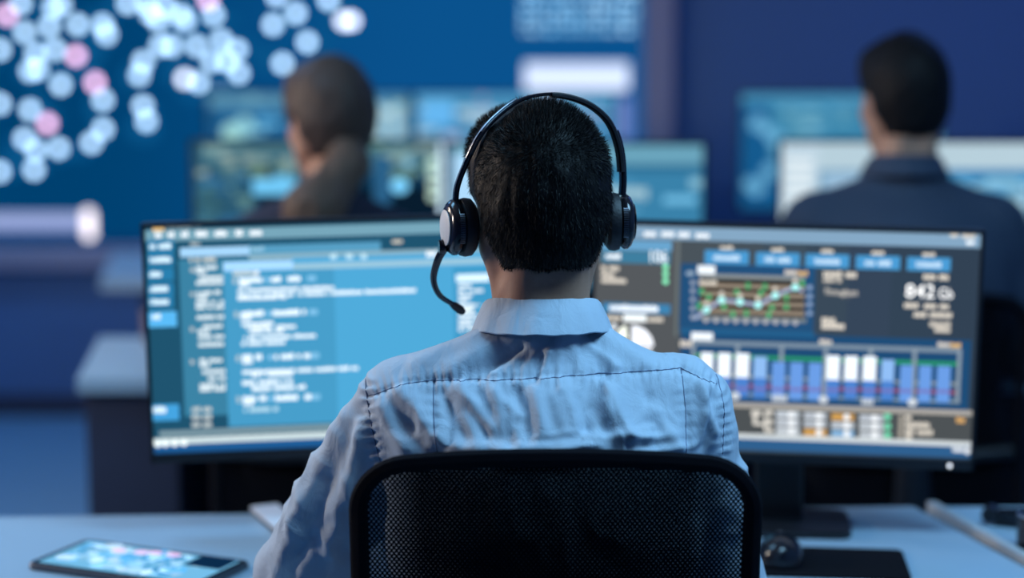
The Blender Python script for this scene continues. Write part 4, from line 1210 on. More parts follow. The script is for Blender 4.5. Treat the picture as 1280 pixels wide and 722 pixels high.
for i in range(48):      # the page brightens softly to the right
    u = i / 48; k = max(0.0, min(1.0, (u - 0.25) / 0.5)); k = k * k * (3 - 2 * k)
    pg.rect(xa + (xb - xa) * u, za, xa + (xb - xa) * (i + 1) / 48, zb, tuple(c0.lerp(c1, k)))
pg.rect(xa, za, xb, Z(0.69), '06396a')
pg.rect(W(-1.96), Z(0.715), W(-1.60), Z(0.775), '8a98c4', 1.35); pg.rect(W(-1.96), Z(0.700), W(-1.60), Z(0.715), '3a5c9c')
for zz in (0.70, 0.723, 0.746, 0.768): pg.disc(W(-1.576), Z(zz), 0.022, 0.022, 'f0e6ee', 2.2)
for i in range(60):   # faint land shapes under the map's lights
    x, z, kk = MAP_DOTS[i % len(MAP_DOTS)]
    pg.disc(W(x) + rng.uniform(-.05, .05), Z(z) + rng.uniform(-.04, .04), rng.uniform(.03, .07), rng.uniform(.02, .05), '0a5488', 1.0)
for x, z, kk in MAP_DOTS:
    pg.disc(W(x), Z(z), 0.0200, 0.0200, ('b4dafa', 'f2c0e8', 'dce6fa')[kk], 4.0)
for i in range(10):   # the map goes on above the frame
    pg.disc(W(rng.uniform(-1.9, -0.7)), Z(rng.uniform(1.6, 2.2)), 0.0185, 0.0185, 'b4dafa', 4.0)
pg.rect(W(0.03), Z(1.43), W(0.45), Z(1.64), '1a5c96', 1.0)
for i in range(14):
    for j in range(6):
        x = 0.035 + i * 0.031; z = 1.44 + j * 0.034
        pg.rect(W(x), Z(z), W(x + rng.uniform(0.012, 0.026)), Z(z + 0.016), rng.choice(('8cc8f0', '74b8e4', 'a4d4f4')), rng.uniform(0.9, 2.0))
pg.rect(W(0.045), Z(1.232), W(0.43), Z(1.283), 'd2e0fc', 1.35); pg.rect(W(0.045), Z(1.283), W(0.43), Z(1.332), 'c6d6f4', 1.25)
pg.rect(W(0.27), Z(1.05), W(0.44), Z(1.20), '6c86c8', 1.0)
pg.build('display', vw).location = (0, -0.036, 0)

# ------------------------------------------------------------------ desks
def desk(loc, rz, poly, label, z=0.72, th=0.03, legs=(), modesty=None, rim=None):
    t = tag(empty('desk', loc, rz), label, 'desk')
    MB().prism(poly, z - th, z).build('desk_top', M['white_top'], t)
    for c, s_ in legs:
        MB().box(c, s_, 0.003).build('end_panel', M['dark_panel'], t)
    if modesty:
        MB().box(modesty[0], modesty[1], 0.003).build('modesty_panel', M['dark_panel'], t)
    if rim:
        MB().tube(rim, 0.011, 4, True).build('edge_band', M['rim'], t)
    return t
desk((0, 0, 0), 0, [(-1.15, 2.45), (0.775, 2.45), (0.640, 2.988), (-1.15, 2.905)], 'pale desk carrying the two large monitors and the tablet',
     legs=[((-1.12, 2.68, 0.345), (0.03, 0.40, 0.69)), ((0.62, 2.68, 0.345), (0.03, 0.40, 0.69))], modesty=((-0.25, 2.84, 0.42), (1.70, 0.018, 0.54)))
rd = desk((0, 0, 0), 0, [(0.785, 2.45), (1.75, 2.56), (1.65, 2.985), (0.668, 2.985)], 'pale desk cut by the right edge of the picture, next to the mouse mat',
          legs=[((0.86, 2.74, 0.345), (0.03, 0.36, 0.69)), ((1.60, 2.76, 0.345), (0.03, 0.36, 0.69))])
mb = MB()
mb.loft([[(0.783, 2.45, 0.690), (0.797, 2.45, 0.690), (0.797, 2.45, 0.729), (0.783, 2.45, 0.729)], [(0.662, 2.985, 0.690), (0.676, 2.985, 0.690), (0.676, 2.985, 0.729), (0.662, 2.985, 0.729)]])
mb.build('edge_band', M['rim'], rd)
desk((0, 0, 0), 0, [(-0.94, 4.08), (2.1, 4.08), (2.1, 4.64), (-1.01, 4.64)], 'long pale desk of the second row, where the woman and the dark-haired man sit',
     legs=[((-0.83, 4.36, 0.345), (0.20, 0.50, 0.69)), ((0.40, 4.36, 0.345), (0.04, 0.5, 0.69)), ((2.0, 4.36, 0.345), (0.10, 0.50, 0.69))], modesty=((0.6, 4.60, 0.37), (2.7, 0.02, 0.64)))
desk((0, 0, 0), 0, [(-1.226, 5.66), (2.1, 5.66), (2.1, 6.36), (-1.33, 6.36)], 'long pale desk of the far row in front of the video wall',
     legs=[((-1.06, 6.0, 0.345), (0.10, 0.6, 0.69)), ((0.4, 6.0, 0.345), (0.04, 0.6, 0.69)), ((2.0, 6.0, 0.345), (0.10, 0.6, 0.69))], modesty=((0.5, 6.30, 0.37), (2.8, 0.02, 0.64)))

# ------------------------------------------------------------------ monitors
def monitor(loc, rz, w, h, label, group, deskz=0.72, roll=0.0, led=None, bez=(0.006, 0.007, 0.015), stand=0.08, foot=0.215):
    """loc is the panel's centre; the empty stands on the desk below it."""
    t = tag(empty('monitor', (loc[0], loc[1], deskz), rz), label, 'monitor', group)
    zc = loc[2] - deskz
    rot = Matrix.Rotation(-roll, 3, 'Y')
    mb = MB(); mb.box((0, 0.012, 0), (w, 0.020, h), 0.004); mb.box((0, 0.030, -0.02), (w * 0.72, 0.03, h * 0.62), 0.012)
    hs = mb.build('housing', M['black'], t); hs.location = (0, 0, zc); hs.rotation_euler = rot.to_euler()
    mb = MB()
    for c, s_ in (((0, -0.001, h/2 - bez[1]/2), (w, 0.008, bez[1])), ((0, -0.001, -h/2 + bez[2]/2), (w, 0.008, bez[2])), ((-w/2 + bez[0]/2, -0.001, 0), (bez[0], 0.008, h)), ((w/2 - bez[0]/2, -0.001, 0), (bez[0], 0.008, h))):
        mb.box(c, s_, 0.0012)
    fr = mb.build('bezel', M['black'], t); fr.location = (0, 0, zc); fr.rotation_euler = rot.to_euler()
    if led:
        l = MB().lathe([(0.0005, 0), (0.0028, 0), (0.0028, 0.0015), (0.0005, 0.0015)], (led[0], -0.0065, led[1]), 'y', 12).build('power_light', M['led'], fr)
    MB().box((0, 0.055, (zc - 0.05) / 2 + 0.012), (stand, 0.022, zc - 0.03), 0.006).build('stand_neck', M['black'], t)
    MB().prism([(x, y + 0.045) for x, y in rounded_rect(foot, 0.14, 0.02)], 0.0005, 0.012).build('stand_base', M['black'], t)
    return t, zc, rot
def show(t, zc, rot, page, gain=1.0):
    o = page.build('display', t, gain); o.location = (0, 0.0005, zc); o.rotation_euler = rot.to_euler()

WM, HM = 0.575, 0.36
X0, X1, Y0, Y1 = -0.2815, 0.2815, -0.165, 0.173
t, zc, rot = monitor((-0.2565, 2.837, 1.018), R(7), WM, HM, 'wide monitor on the left showing blue windows of white code', None, roll=R(0.93), foot=0.115)
p = Page(); p.rect(X0, Y0, X1, Y1, '1f5470'); p.draw(LEFT_PAGE, X0, Y0, X1, Y1); show(t, zc, rot, p)
t, zc, rot = monitor((0.4035, 2.821, 1.010), R(-5.6), WM, HM, 'wide monitor on the right showing dark dashboard charts and 842 Gb', None, roll=R(-0.93), led=(0.252, -0.1735), stand=0.075)
p = Page(); p.rect(X0, Y0, X1, Y1, '46525c')
for i, c in enumerate(('4a545c', '46525c', '40505e', '3a4a5a', '36465a', '334456', '324254')): p.rect(-0.16 + i * 0.063, Y0, -0.16 + (i + 1) * 0.063 if i < 6 else X1, Y1, c)
p.draw(RIGHT_PAGE, X0, Y0, X1, Y1); show(t, zc, rot, p)

def busy(page, a, b, c, d, cols, n, g=(0.8, 1.4), size=(0.01, 0.05)):
    for _ in range(n):
        w_ = rng.uniform(*size) * 1.6; h_ = rng.uniform(*size) * 0.5
        x = rng.uniform(a, max(a, c - w_)); y = rng.uniform(b, max(b, d - h_))
        page.rect(x, y, x + w_, y + h_, rng.choice(cols), rng.uniform(*g))
# second row: two in front of the woman, one in front of the man; far row: three
def small(loc, label, group, fn, w=0.585, h=0.35):
    t, zc, rot = monitor(loc, 0, w, h, label, group, bez=(0.008, 0.008, 0.014), stand=0.06)
    p = Page(); fn(p, -w/2 + 0.008, -h/2 + 0.014, w/2 - 0.008, h/2 - 0.008); show(t, zc, rot, p)
PALE = ('7ab0c8', '9cc4d0', '5a98b8', 'b4d0d4', '86b4a0')
def s_woman(p, a, b, c, d):
    p.rect(a, b, c, d, '0e3450')
    p.rect(a, b, a + 0.14, d, '2a5872'); busy(p, a, b, a + 0.14, d, ('4a8090', '6a9898', '3674a4', '3f6c74'), 50, (0.6, 1.0), (0.008, 0.03))
    p.rect(a + 0.02, d - 0.05, c, d, '46707f'); busy(p, a, d - 0.085, c, d, ('86a8a8', '9cb4b0', '5c8a98', '7ca488'), 50, (0.6, 1.0), (0.01, 0.04))
    p.rect(a + 0.15, b, c, d - 0.10, '081c2e')
    p.rect(a + 0.135, d - 0.118, a + 0.235, d - 0.082, '6cc0ec', 1.15); p.disc(a + 0.20, d - 0.09, 0.02, 0.018, '6cc0ec', 1.1)
    p.disc(c - 0.100, d - 0.098, 0.020, 0.016, '78ccf8', 1.3)
    for i in range(4): p.disc(c - 0.19 + i * 0.055, d - 0.045, 0.012, 0.012, '7ab0c8', 1.2)
    p.rect(c - 0.16, d - 0.14, c - 0.12, d - 0.03, '2a6088')
    for i in range(4): p.rect(c - 0.035, d - 0.13 + i * 0.026, c - 0.012, d - 0.112 + i * 0.026, 'b8d4c4', 1.3)
    p.rect(c - 0.01, b, c, d, 'c8e4f8', 1.3)
def s_mid(p, a, b, c, d):
    p.rect(a, b, c, d, '3a82aa'); p.rect(a, d - 0.045, c, d, '6aa4bc'); p.rect(a, d - 0.06, c, d - 0.045, '2a6a90')
    busy(p, a, b, c, d - 0.06, ('8cc4dc', 'a8d0e0', '6ab0d4', '4a90b8'), 90, (0.8, 1.25), (0.012, 0.05))
    p.rect(a, b + 0.1, a + 0.06, d - 0.02, 'a8d4f4', 1.1)
def s_man(p, a, b, c, d):
    p.rect(a, b, c, d, '7fa8c4'); p.rect(a, d - 0.06, c, d, 'b4ccd8', 1.05); p.rect(a, b, a + 0.085, d, 'bcd2e0', 1.05)
    for i in range(9): p.rect(a + 0.01, d - 0.05 - i * 0.025, a + 0.07, d - 0.035 - i * 0.025, 'dce8ee', 1.1)
    p.rect(a + 0.10, d - 0.16, a + 0.30, d - 0.07, '9cc0dc'); busy(p, a + 0.16, d - 0.15, a + 0.29, d - 0.06, ('c0b8b0', 'b0c4d8', '86aed0'), 24)
    p.rect(a + 0.34, d - 0.12, c, d - 0.06, '3a86b8'); busy(p, a + 0.36, d - 0.16, c, d - 0.075, ('88bcd4', 'a4ccdc', '5a9ec8'), 40)
def s_far_left(p, a, b, c, d):
    p.rect(a, b, c, d, '1c5c8c'); p.rect(a, d - 0.04, c, d, '5a94b4'); busy(p, a, b, c, d, ('5aa0c8', '7ab8d0', '3a84b4'), 50)
    p.disc(a + 0.07, d - 0.12, 0.03, 0.03, '98ccc8', 1.2); p.disc(a + 0.11, d - 0.10, 0.03, 0.03, '8cc8d4', 1.1)
    p.rect(c - 0.20, b, c, d, '4a8cb4'); busy(p, c - 0.2, b, c, d, PALE, 30)
    for i in range(3): p.rect(c - 0.16 + i * 0.055, d - 0.16, c - 0.13 + i * 0.055, d - 0.03, 'a8ccd8', 1.1)
def s_far_mid(p, a, b, c, d):
    p.rect(a, b, c, d, '3f86b4'); p.rect(a, d - 0.02, c, d, '5aa8d4'); busy(p, a, b, c, d, ('8cb8d4', '6aa8d4', 'a4c4d4', '6cb4e4', 'a4a8c4'), 70, (0.8, 1.2))
    p.rect(a + 0.02, d - 0.10, a + 0.12, d - 0.02, '62b0e8', 1.1); p.rect(a + 0.16, d - 0.09, a + 0.40, d - 0.05, '9cc0d4', 1.1)
def s_far_right(p, a, b, c, d):
    p.rect(a, b, c, d, '155a8e'); p.rect(a + 0.09, d - 0.20, c, d, '3a84aa'); p.rect(a, d - 0.03, c, d, '4a94bc')
    busy(p, a + 0.1, d - 0.2, c, d - 0.02, ('5a9cb8', '78b4cc', '4a8cb0'), 60, (0.8, 1.2))
    for x, y, r_ in ((0.05, 0.09, 0.032), (0.105, 0.135, 0.030), (0.085, 0.115, 0.026), (0.09, 0.24, 0.030), (0.05, 0.29, 0.032), (0.03, 0.28, 0.025)): p.disc(a + x, d - y, r_ * 0.8, r_ * 0.8, '6cb4dc', 0.95)
small((-0.440, 4.36, 1.045), 'dark teal screen right behind the woman, half hidden by her hair', 'second-row monitors', s_woman)
small((0.149, 4.36, 1.040), 'pale blue screen between the headset man and the dark-haired man', 'second-row monitors', s_mid)
small((0.897, 4.36, 1.045), 'brightest white-blue screen, in front of the dark-haired man', 'second-row monitors', s_man)
small((-0.635, 6.02, 1.075), 'far-row blue screen reaching out left of the woman\'s head', 'far-row monitors', s_far_left, 0.64, 0.38)
small((0.010, 6.02, 1.075), 'far-row blue screen between the woman and the headset man', 'far-row monitors', s_far_mid, 0.64, 0.38)
small((1.030, 6.02, 1.075), 'far-row blue screen standing left of the dark-haired man\'s head', 'far-row monitors', s_far_right, 0.64, 0.38)

# ------------------------------------------------------------------ things on the desks
t = tag(empty('tablet', (-0.528, 2.638, 0.7205), R(-24)), 'dark tablet with a pale blue glowing map, lying on the desk at left', 'tablet')
TW, TH = 0.285, 0.140
def slab(w, h, r, z0, z1, m, name, par, bev=0.0015):
    q = rounded_rect(w, h, r); q2 = rounded_rect(w - 2*bev, h - 2*bev, max(r - bev, 0.001))
    return MB().loft([[(x, y, z0) for x, y in q2], [(x, y, z0 + bev) for x, y in q], [(x, y, z1 - bev) for x, y in q], [(x, y, z1) for x, y in q2]]).build(name, m, par)
slab(TW, TH, 0.012, 0, 0.0085, M['steel'], 'case', t)
slab(TW - 0.004, TH - 0.004, 0.010, 0.0086, 0.0092, M['gloss'], 'glass', t, 0.0002)
p = Page(); p.rect(-0.130, -0.059, 0.130, 0.059, '6cb0d8', 1.2)
for _ in range(110):
    p.disc(rng.uniform(-0.115, 0.10), rng.uniform(-0.050, 0.050), rng.uniform(0.006, 0.016), rng.uniform(0.006, 0.014), rng.choice(('8ccaf0', 'a4d8f8', '64b0e0', '4a9cd4', 'b8dcf8')), rng.uniform(0.9, 1.7))
for x, y in ((-0.02, 0.035), (0.00, 0.04), (0.03, 0.042), (-0.055, 0.03)): p.disc(x, y, 0.012, 0.009, 'dcb8e4', 1.4)
p.rect(0.070, 0.005, 0.130, 0.059, '0c2c4c')
o = p.build('display', t); o.rotation_euler = (R(-90), 0, 0); o.location = (0, 0, 0.0095)

t = tag(empty('notepad', (-0.3645, 2.890, 0.7205), R(23.6)), 'small white notepad beneath the left monitor, by the man\'s elbow', 'notepad')
MB().box((0, 0, 0.003), (0.044, 0.137, 0.006), 0.001).build('cover', M['black'], t)
MB().box((0, 0.0, 0.0085), (0.043, 0.135, 0.005)).build('pages', M['paper'], t)

t = tag(empty('mouse_mat', (0.445, 2.662, 0.7202), R(-6)), 'black rectangular mouse mat on the desk right of the chair', 'mouse mat')
slab(0.235, 0.150, 0.012, 0, 0.0035, M['fabric'], 'pad', t, 0.0008)
t = tag(empty('computer_mouse', (0.384, 2.672, 0.7242), R(-8)), 'black computer mouse on the mat beside the chair back', 'mouse')
rings = []
for i in range(13):
    u = -1 + 2 * i / 12; wd = 0.033 * (1 - abs(u)**3.2)**0.5 + 0.0006; hh = 0.037 * (1 - abs(u * 0.96 + 0.10)**2.4)**0.6 * (1 - 0.12 * u) if abs(u * 0.96 + 0.1) < 1 else 0.0015
    rings.append([(wd * math.cos(math.pi * j / 10) * (1 - 0.12 * math.sin(math.pi * j / 10)), u * 0.056, 0.0008 + max(hh, 0.0015) * math.sin(math.pi * j / 10)**0.75) for j in range(11)])
MB().loft(rings, True, True).build('shell', M['gloss'], t, True)
MB().lathe([(0.0005, -0.003), (0.008, -0.003), (0.009, -0.001), (0.009, 0.001), (0.008, 0.003), (0.0005, 0.003)], (0, 0.027, 0.026), 'x', 18).build('scroll_wheel', M['steel'], t, True)
MB().box((0, 0.032, 0.0318), (0.0012, 0.03, 0.006)).build('button_split', M['black'], t)

t = tag(empty('stapler', (0.775, 2.862, 0.7205), R(-22)), 'slim dark stapler on the right-hand desk', 'stapler')
MB().box((0.03, 0, 0.004), (0.13, 0.026, 0.008), 0.003).build('base', M['black'], t)
MB().box((0.028, 0, 0.0225), (0.125, 0.022, 0.015), 0.005, Matrix.Rotation(R(-5), 3, 'Y')).build('arm', M['gloss'], t)
MB().lathe([(0.0005, -0.014), (0.012, -0.014), (0.012, 0.014), (0.0005, 0.014)], (-0.042, 0, 0.017), 'y', 18).build('hinge', M['black'], t, True)
t = tag(empty('pen_holder', (0.762, 2.735, 0.7205)), 'dark glass pot with a bright rim at the right edge of the picture', 'pot')
MB().lathe([(0.0005, 0), (0.021, 0), (0.022, 0.004), (0.022, 0.05), (0.019, 0.05), (0.019, 0.006), (0.0005, 0.006)], (0, 0, 0), 'z', 28).build('pot', M['gloss'], t, True)
MB().lathe([(0.0192, 0.0502), (0.0226, 0.0502), (0.0226, 0.0535), (0.0192, 0.0535), (0.0192, 0.0502)], (0, 0, 0), 'z', 28).build('rim', M['metal'], t, True)
t = tag(empty('cup', (-0.845, 4.52, 0.7205)), 'small taupe cup standing on the second-row desk, left of the code monitor', 'cup')
MB().lathe([(0.0005, 0), (0.026, 0), (0.034, 0.012), (0.037, 0.085), (0.034, 0.085), (0.031, 0.014), (0.0005, 0.008)], (0, 0, 0), 'z', 28).build('bowl', M['cup'], t, True)
MB().tube([(0.034 + 0.026 * math.sin(math.pi * i / 10), 0, 0.068 - 0.045 * i / 10) for i in range(11)], 0.0045, 8).build('handle', M['cup'], t, True)

# ------------------------------------------------------------------ office chairs
def office_chair(loc, rz, label, group, w=0.455, top=1.032, fine=True):
    t = tag(empty('office_chair', loc, rz), label, 'chair', group)
    # back: rounded frame, curved so its edges come forward; the mesh fills it
    bot, r = 0.50, 0.062
    cz = (top + bot) / 2; hgt = top - bot
    def bend(x, z):                                   # y of the back's mid surface
        return -0.168 + 0.35 * x * x + 0.05 * (1 - (z - bot) / hgt)**2 * 0 + 0.03 * math.sin(math.pi * (z - bot) / hgt) - 0.015 * max(0, (z - cz) / hgt)
    def top_arch(x, z):                               # the top rail is slightly arched
        return z - (0.018 * (abs(x) / (w / 2))**2.2) * max(0, (z - cz) / (hgt / 2))
    rings = []
    outline = rounded_rect(w, hgt, r, 9)
    dense = []
    for a, b in zip(outline, outline[1:] + outline[:1]):
        n = max(1, int(math.dist(a, b) / 0.02))
        dense += [(a[0] + (b[0] - a[0]) * i / n, a[1] + (b[1] - a[1]) * i / n) for i in range(n)]
    N_ = len(dense)
    for i, (x, z) in enumerate(dense):
        p0, p1 = dense[i - 1], dense[(i + 1) % N_]
        tx, tz = p1[0] - p0[0], p1[1] - p0[1]; L = math.hypot(tx, tz) or 1
        nx, nz = tz / L, -tx / L
        ring = []
        for k in range(8):
            a = 2 * math.pi * k / 8
            o = 0.011 * math.cos(a) - 0.011; yy = 0.011 * math.sin(a)
            px, pz = x + nx * o, cz + z + nz * o
            ring.append((px, bend(px, pz) + yy, top_arch(px, pz)))
        rings.append(ring)
    rings.append(rings[0])
    MB().loft(rings, True, False).build('back_frame', M['fabric'], t, True)
    V, Fc = [], []
    nx_, nz_ = 40, 44
    iw, ih = w - 0.022, hgt - 0.022
    for j in range(nz_ + 1):
        for i in range(nx_ + 1):
            u, v = -1 + 2 * i / nx_, -1 + 2 * j / nz_
            x = u * iw / 2; z = v * ih / 2
            rr = r - 0.011                            # pull the grid's corners in to the rounded outline
            ax_, az_ = abs(x) - (iw / 2 - rr), abs(z) - (ih / 2 - rr)
            if ax_ > 0 and az_ > 0:
                m_ = max(ax_, az_); L = math.hypot(ax_, az_)
                sc_ = m_ / L
                x = math.copysign(iw / 2 - rr + ax_ * sc_, x); z = math.copysign(ih / 2 - rr + az_ * sc_, z)
            V.append((x, bend(x, cz + z), top_arch(x, cz + z)))
    for j in range(nz_):
        for i in range(nx_):
            a = j * (nx_ + 1) + i
            Fc.append((a, a + 1, a + nx_ + 2, a + nx_ + 1))
    mesh_np('back_mesh', V, Fc, M['net'], t)
    V2 = [(x, y + 0.010, z) for x, y, z in V]
    mb = MB(); mb.tube([(-w/2 + 0.03, bend(w/2 - 0.03, 0.66) - 0.012, 0.66), (-0.1, bend(0.1, 0.66) - 0.016, 0.655), (0.1, bend(0.1, 0.66) - 0.016, 0.655), (w/2 - 0.03, bend(w/2 - 0.03, 0.66) - 0.012, 0.66)], 0.014, 10, True, (1, 1))
    mb.build('lumbar_bar', M['black'], t, True)
    MB().tube([(0, bend(0, 0.655) - 0.022, 0.70), (0, bend(0, 0.6) - 0.03, 0.58), (0, -0.13, 0.44), (0, -0.04, 0.395), (0, 0.06, 0.392)], [0.018, 0.022, 0.024, 0.024, 0.022], 12, True, (1.6, 0.8)).build('spine', M['black'], t, True)
    q = rounded_rect(0.47, 0.45, 0.07)
    q2 = rounded_rect(0.44, 0.42, 0.06)
    MB().loft([[(x, y + 0.12, 0.410) for x, y in q2], [(x, y + 0.12, 0.420) for x, y in q], [(x, y + 0.12, 0.440) for x, y in q], [(x, y + 0.12, 0.455) for x, y in q2]]).build('seat', M['fabric'], t, True)
    MB().box((0, 0.10, 0.396), (0.20, 0.22, 0.026), 0.006).build('tilt_mechanism', M['black'], t)
    MB().lathe([(0.0005, 0.11), (0.030, 0.11), (0.030, 0.26), (0.018, 0.262), (0.018, 0.385), (0.0005, 0.385)], (0, 0.10, 0), 'z', 20).build('gas_column', M['steel'], t, True)
    for k in range(5):
        a = R(72 * k + 18)
        ex, ey = 0.30 * math.cos(a), 0.10 + 0.30 * math.sin(a)
        lg = MB().tube([(0.0, 0.10, 0.115), (0.55 * ex, 0.10 + (ey - 0.10) * 0.55, 0.10), (ex, ey, 0.078)], [0.026, 0.021, 0.015], 8, True, (1, 0.7)).build('leg', M['black'], t, True)
        MB().lathe([(0.0005, -0.020), (0.026, -0.020), (0.029, -0.014), (0.029, -0.004), (0.012, -0.003), (0.012, 0.003), (0.029, 0.004), (0.029, 0.014), (0.026, 0.020), (0.0005, 0.020)], (ex, ey, 0.0295), 'x', 18).build('caster', M['black'], lg, True)
        MB().tube([(ex, ey, 0.075), (ex, ey, 0.034)], 0.006, 8).build('caster_stem', M['steel'], lg, True)
    return t

def net_mat():
    # woven net: a staggered grid of small round openings
    m = bpy.data.materials.new('woven_net'); m.use_nodes = True
    nt = m.node_tree; b = nt.nodes['Principled BSDF']
    b.inputs['Base Color'].default_value = (0.004, 0.004, 0.006, 1); b.inputs['Roughness'].default_value = 0.9
    b.inputs['Specular IOR Level'].default_value = 0.03
    tc = nt.nodes.new('ShaderNodeTexCoord'); sp = nt.nodes.new('ShaderNodeSeparateXYZ'); nt.links.new(tc.outputs['Object'], sp.inputs[0])
    def mt(op, *a):
        n = nt.nodes.new('ShaderNodeMath'); n.operation = op
        for i, v in enumerate(a):
            if isinstance(v, (int, float)): n.inputs[i].default_value = v
            else: nt.links.new(v, n.inputs[i])
        return n.outputs[0]
    px, pz = 0.0054, 0.0034
    ju = mt('DIVIDE', sp.outputs['X'], px); jv = mt('DIVIDE', sp.outputs['Z'], pz)
    row = mt('FLOOR', jv)
    u = mt('FRACT', mt('ADD', ju, mt('MULTIPLY', mt('FLOORED_MODULO', row, 2.0), 0.5)))
    v = mt('FRACT', jv)
    du = mt('MULTIPLY', mt('SUBTRACT', u, 0.5), px); dv = mt('MULTIPLY', mt('SUBTRACT', v, 0.5), pz)
    dist = mt('SQRT', mt('ADD', mt('MULTIPLY', du, du), mt('MULTIPLY', dv, dv)))
    edge = mt('SMOOTH_MIN', mt('MAXIMUM', mt('MULTIPLY', mt('SUBTRACT', mt('ABSOLUTE', sp.outputs['X']), 0.145), 0.016), 0.0), 0.00070, 0.0)
    hole = mt('LESS_THAN', dist, mt('ADD', edge, 0.00037))
    tr = nt.nodes.new('ShaderNodeBsdfTransparent'); mx = nt.nodes.new('ShaderNodeMixShader')
    nt.links.new(hole, mx.inputs[0]); nt.links.new(b.outputs[0], mx.inputs[1]); nt.links.new(tr.outputs[0], mx.inputs[2])
    nt.links.new(mx.outputs[0], nt.nodes['Material Output'].inputs[0])
    return m
M['net'] = net_mat()
office_chair((0.048, 2.20, 0), 0, 'black mesh-backed office chair of the man with the headset, nearest to us', 'office chairs')
office_chair((-0.36, 3.78, 0), 0, 'black office chair under the woman with the ponytail', 'office chairs', top=0.98)
office_chair((0.77, 3.78, 0), 0, 'black office chair under the dark-haired man in slate blue', 'office chairs', top=0.98)

# ------------------------------------------------------------------ the three people
BM = Body(1.0, 1.0, (-0.005, 0.112, 1.266), R(11), R(-3),
          [((-0.165, 0.06, 1.026), (-0.302, 0.10, 0.805), (-0.172, 0.325, 0.772), (0.05, 0.05)), ((0.165, 0.06, 1.026), (0.224, 0.095, 0.798), (0.128, 0.325, 0.772), (0.0, 0.05))])
man, shirt, hair, HV, HQ = build_person('person', (0.036, 2.20, 0), BM, 0.0045, 'man in a light blue shirt and headset, seen from behind at the front desk', None,
                                        M['shirt'], M['hair'], 'short', shirt_folds)
add_seams(man, shirt)
hair_strands(man, BM, HV, HQ, 42000, M['hair'])
BW_ = Body(1.02, 0.86, (0.0, 0.112, 1.262), R(24), R(-3),
           [((-0.140, 0.06, 1.015), (-0.22, 0.12, 0.78), (-0.13, 0.345, 0.772), (0.05, 0.1)), ((0.140, 0.06, 1.015), (0.22, 0.12, 0.78), (0.13, 0.345, 0.772), (-0.05, 0.1))])
build_person('person', (-0.372, 3.78, 0), BW_, 0.0055, 'woman with a long ash-brown ponytail and a navy top, at left behind the monitors', None, M['knit_navy'], M['hair_brown'], 'long')
BB = Body(1.05, 1.06, (0.0, 0.112, 1.268), R(8), R(-2),
          [((-0.175, 0.06, 1.026), (-0.27, 0.10, 0.76), (-0.15, 0.335, 0.772), (0.05, 0.1)), ((0.175, 0.06, 1.026), (0.27, 0.10, 0.76), (0.15, 0.335, 0.772), (-0.05, 0.1))])
build_person('person', (0.790, 3.78, 0), BB, 0.0055, 'dark-haired man in a slate blue shirt, blurred at the right behind the dashboard monitor', None, M['shirt_blue'], M['hair_dark'], 'short')

# ------------------------------------------------------------------ the headset
hs = tag(empty('headset', (0.033, 2.20 + 0.112, 1.2695)), 'black call headset with boom microphone worn by the man in front', 'headset')
hs.rotation_euler = (BM.hr.to_euler())
band = [(-0.1018, 0.0004, 0.0005), (-0.0999, -0.003, 0.022), (-0.0906, -0.0129, 0.05), (-0.076, -0.0239, 0.0815), (-0.0552, -0.03, 0.1055), (-0.0256, -0.0297, 0.125), (0.0099, -0.0264, 0.131), (0.0403, -0.0201, 0.1265), (0.0668, -0.013, 0.115), (0.0878, -0.0069, 0.095), (0.0997, -0.0031, 0.0644), (0.1033, -0.0007, 0.0315), (0.1025, 0.0005, 0.008)]
def spline(P, n=6):
    P = [Vector(p) for p in P]; out = []
    for i in range(len(P) - 1):
        a, b, c, d = P[max(i-1, 0)], P[i], P[i+1], P[min(i+2, len(P)-1)]
        for k in range(n):
            t = k / n
            out.append(0.5 * ((2*b) + (c - a)*t + (2*a - 5*b + 4*c - d)*t*t + (3*b - a - 3*c + d)*t**3))
    return out + [P[-1]]
def strip(path, w, th, name, m, par, off=0.0):
    # flat band: wide fore and aft, thin outwards
    rings = []
    for i, p in enumerate(path):
        t_ = (path[min(i+1, len(path)-1)] - path[max(i-1, 0)]).normalized()
        nrm = Vector((0, 1, 0)).cross(t_).normalized() * -1
        if nrm.dot(p) < 0: nrm = -nrm
        q = p + nrm * off
        rings.append([q + Vector((0, w/2 * c, 0)) + nrm * (th/2 * s_) for c, s_ in ((-1, -0.5), (-0.8, -1), (0.8, -1), (1, -0.5), (1, 0.5), (0.8, 1), (-0.8, 1), (-1, 0.5))])
    return MB().loft(rings, True, True).build(name, m, par, True)
bp = spline(band)
strip(bp[14:], 0.013, 0.0042, 'headband', M['gloss'], hs)
strip(bp[13:30], 0.008, 0.0022, 'headband_wire', M['metal'], hs, 0.0030)
strip(bp[:20], 0.011, 0.0062, 'slider_arm', M['gloss'], hs, 0.0008)
strip(bp[36:66], 0.019, 0.0065, 'head_pad', M['soft_black'], hs, -0.0015)
strip(bp[-17:], 0.014, 0.0068, 'slider_arm', M['gloss'], hs, 0.0008)
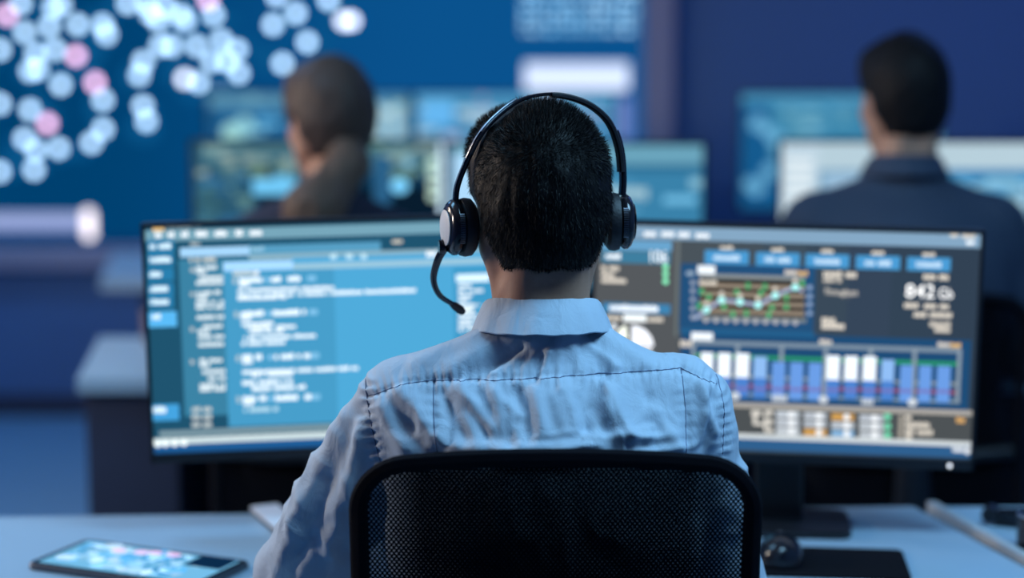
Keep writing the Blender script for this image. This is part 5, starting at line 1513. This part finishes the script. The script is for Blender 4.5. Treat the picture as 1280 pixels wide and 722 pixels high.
for s in (-1, 1):
    e = tag(empty('ear_cup', (0, 0, 0)), None); e.parent = hs
    e.location = (-0.0975 if s < 0 else 0.0985, 0.000, -0.027 if s < 0 else -0.024)
    e.rotation_euler = (0, 0, R(-7 * s))
    f = lambda prof: [(r_, s * x * 0.76) for r_, x in prof]
    MB().lathe(f([(0.0005, 0.004), (0.031, 0.004), (0.0335, 0.008), (0.0335, 0.013), (0.030, 0.019), (0.024, 0.0225), (0.0005, 0.0235)]), (0, 0, 0), 'x', 36).build('housing', M['gloss'], e, True)
    MB().lathe(f([(0.0005, 0.003), (0.028, 0.003), (0.034, 0.000), (0.0355, -0.007), (0.0345, -0.016), (0.030, -0.021), (0.018, -0.021), (0.016, -0.014), (0.0005, -0.014)]), (0, 0, 0), 'x', 36).build('ear_pad', M['soft_black'], e, True)
    MB().lathe(f([(0.0005, 0.0236), (0.021, 0.0232), (0.0215, 0.0250), (0.019, 0.0262), (0.0005, 0.0268)]), (0, 0, 0), 'x', 36).build('cap_plate', M['plate'] if s < 0 else M['gloss'], e, True)
    mb = MB()
    for k in range(14):
        a = R(150 + 60 * k / 13)
        mb.box((s * 0.0055, 0.0335 * math.cos(a), 0.0335 * math.sin(a)), (0.006, 0.002, 0.0018), 0, Matrix.Rotation(a, 3, 'X'))
    mb.build('vent_slots', M['steel'], e)
boom = spline([(-0.116, 0.004, -0.052), (-0.1225, 0.018, -0.068), (-0.1240, 0.043, -0.092), (-0.1130, 0.068, -0.114), (-0.0930, 0.088, -0.128)], 6)
n_ = len(boom)
MB().tube(boom, [0.0052 - 0.0022 * i / n_ for i in range(n_)], 10).build('microphone_boom', M['gloss'], hs, True)
MB().lathe([(0.0005, -0.004), (0.008, -0.004), (0.009, 0), (0.008, 0.004), (0.0005, 0.004)], (-0.119, 0.004, -0.050), 'x', 20).build('boom_pivot', M['gloss'], hs, True)
MB().tube([(-0.0960, 0.086, -0.1265), (-0.0900, 0.091, -0.1305), (-0.0820, 0.096, -0.1365), (-0.0785, 0.098, -0.1395)], [0.0032, 0.0052, 0.0056, 0.0040], 12).build('microphone', M['soft_black'], hs, True)
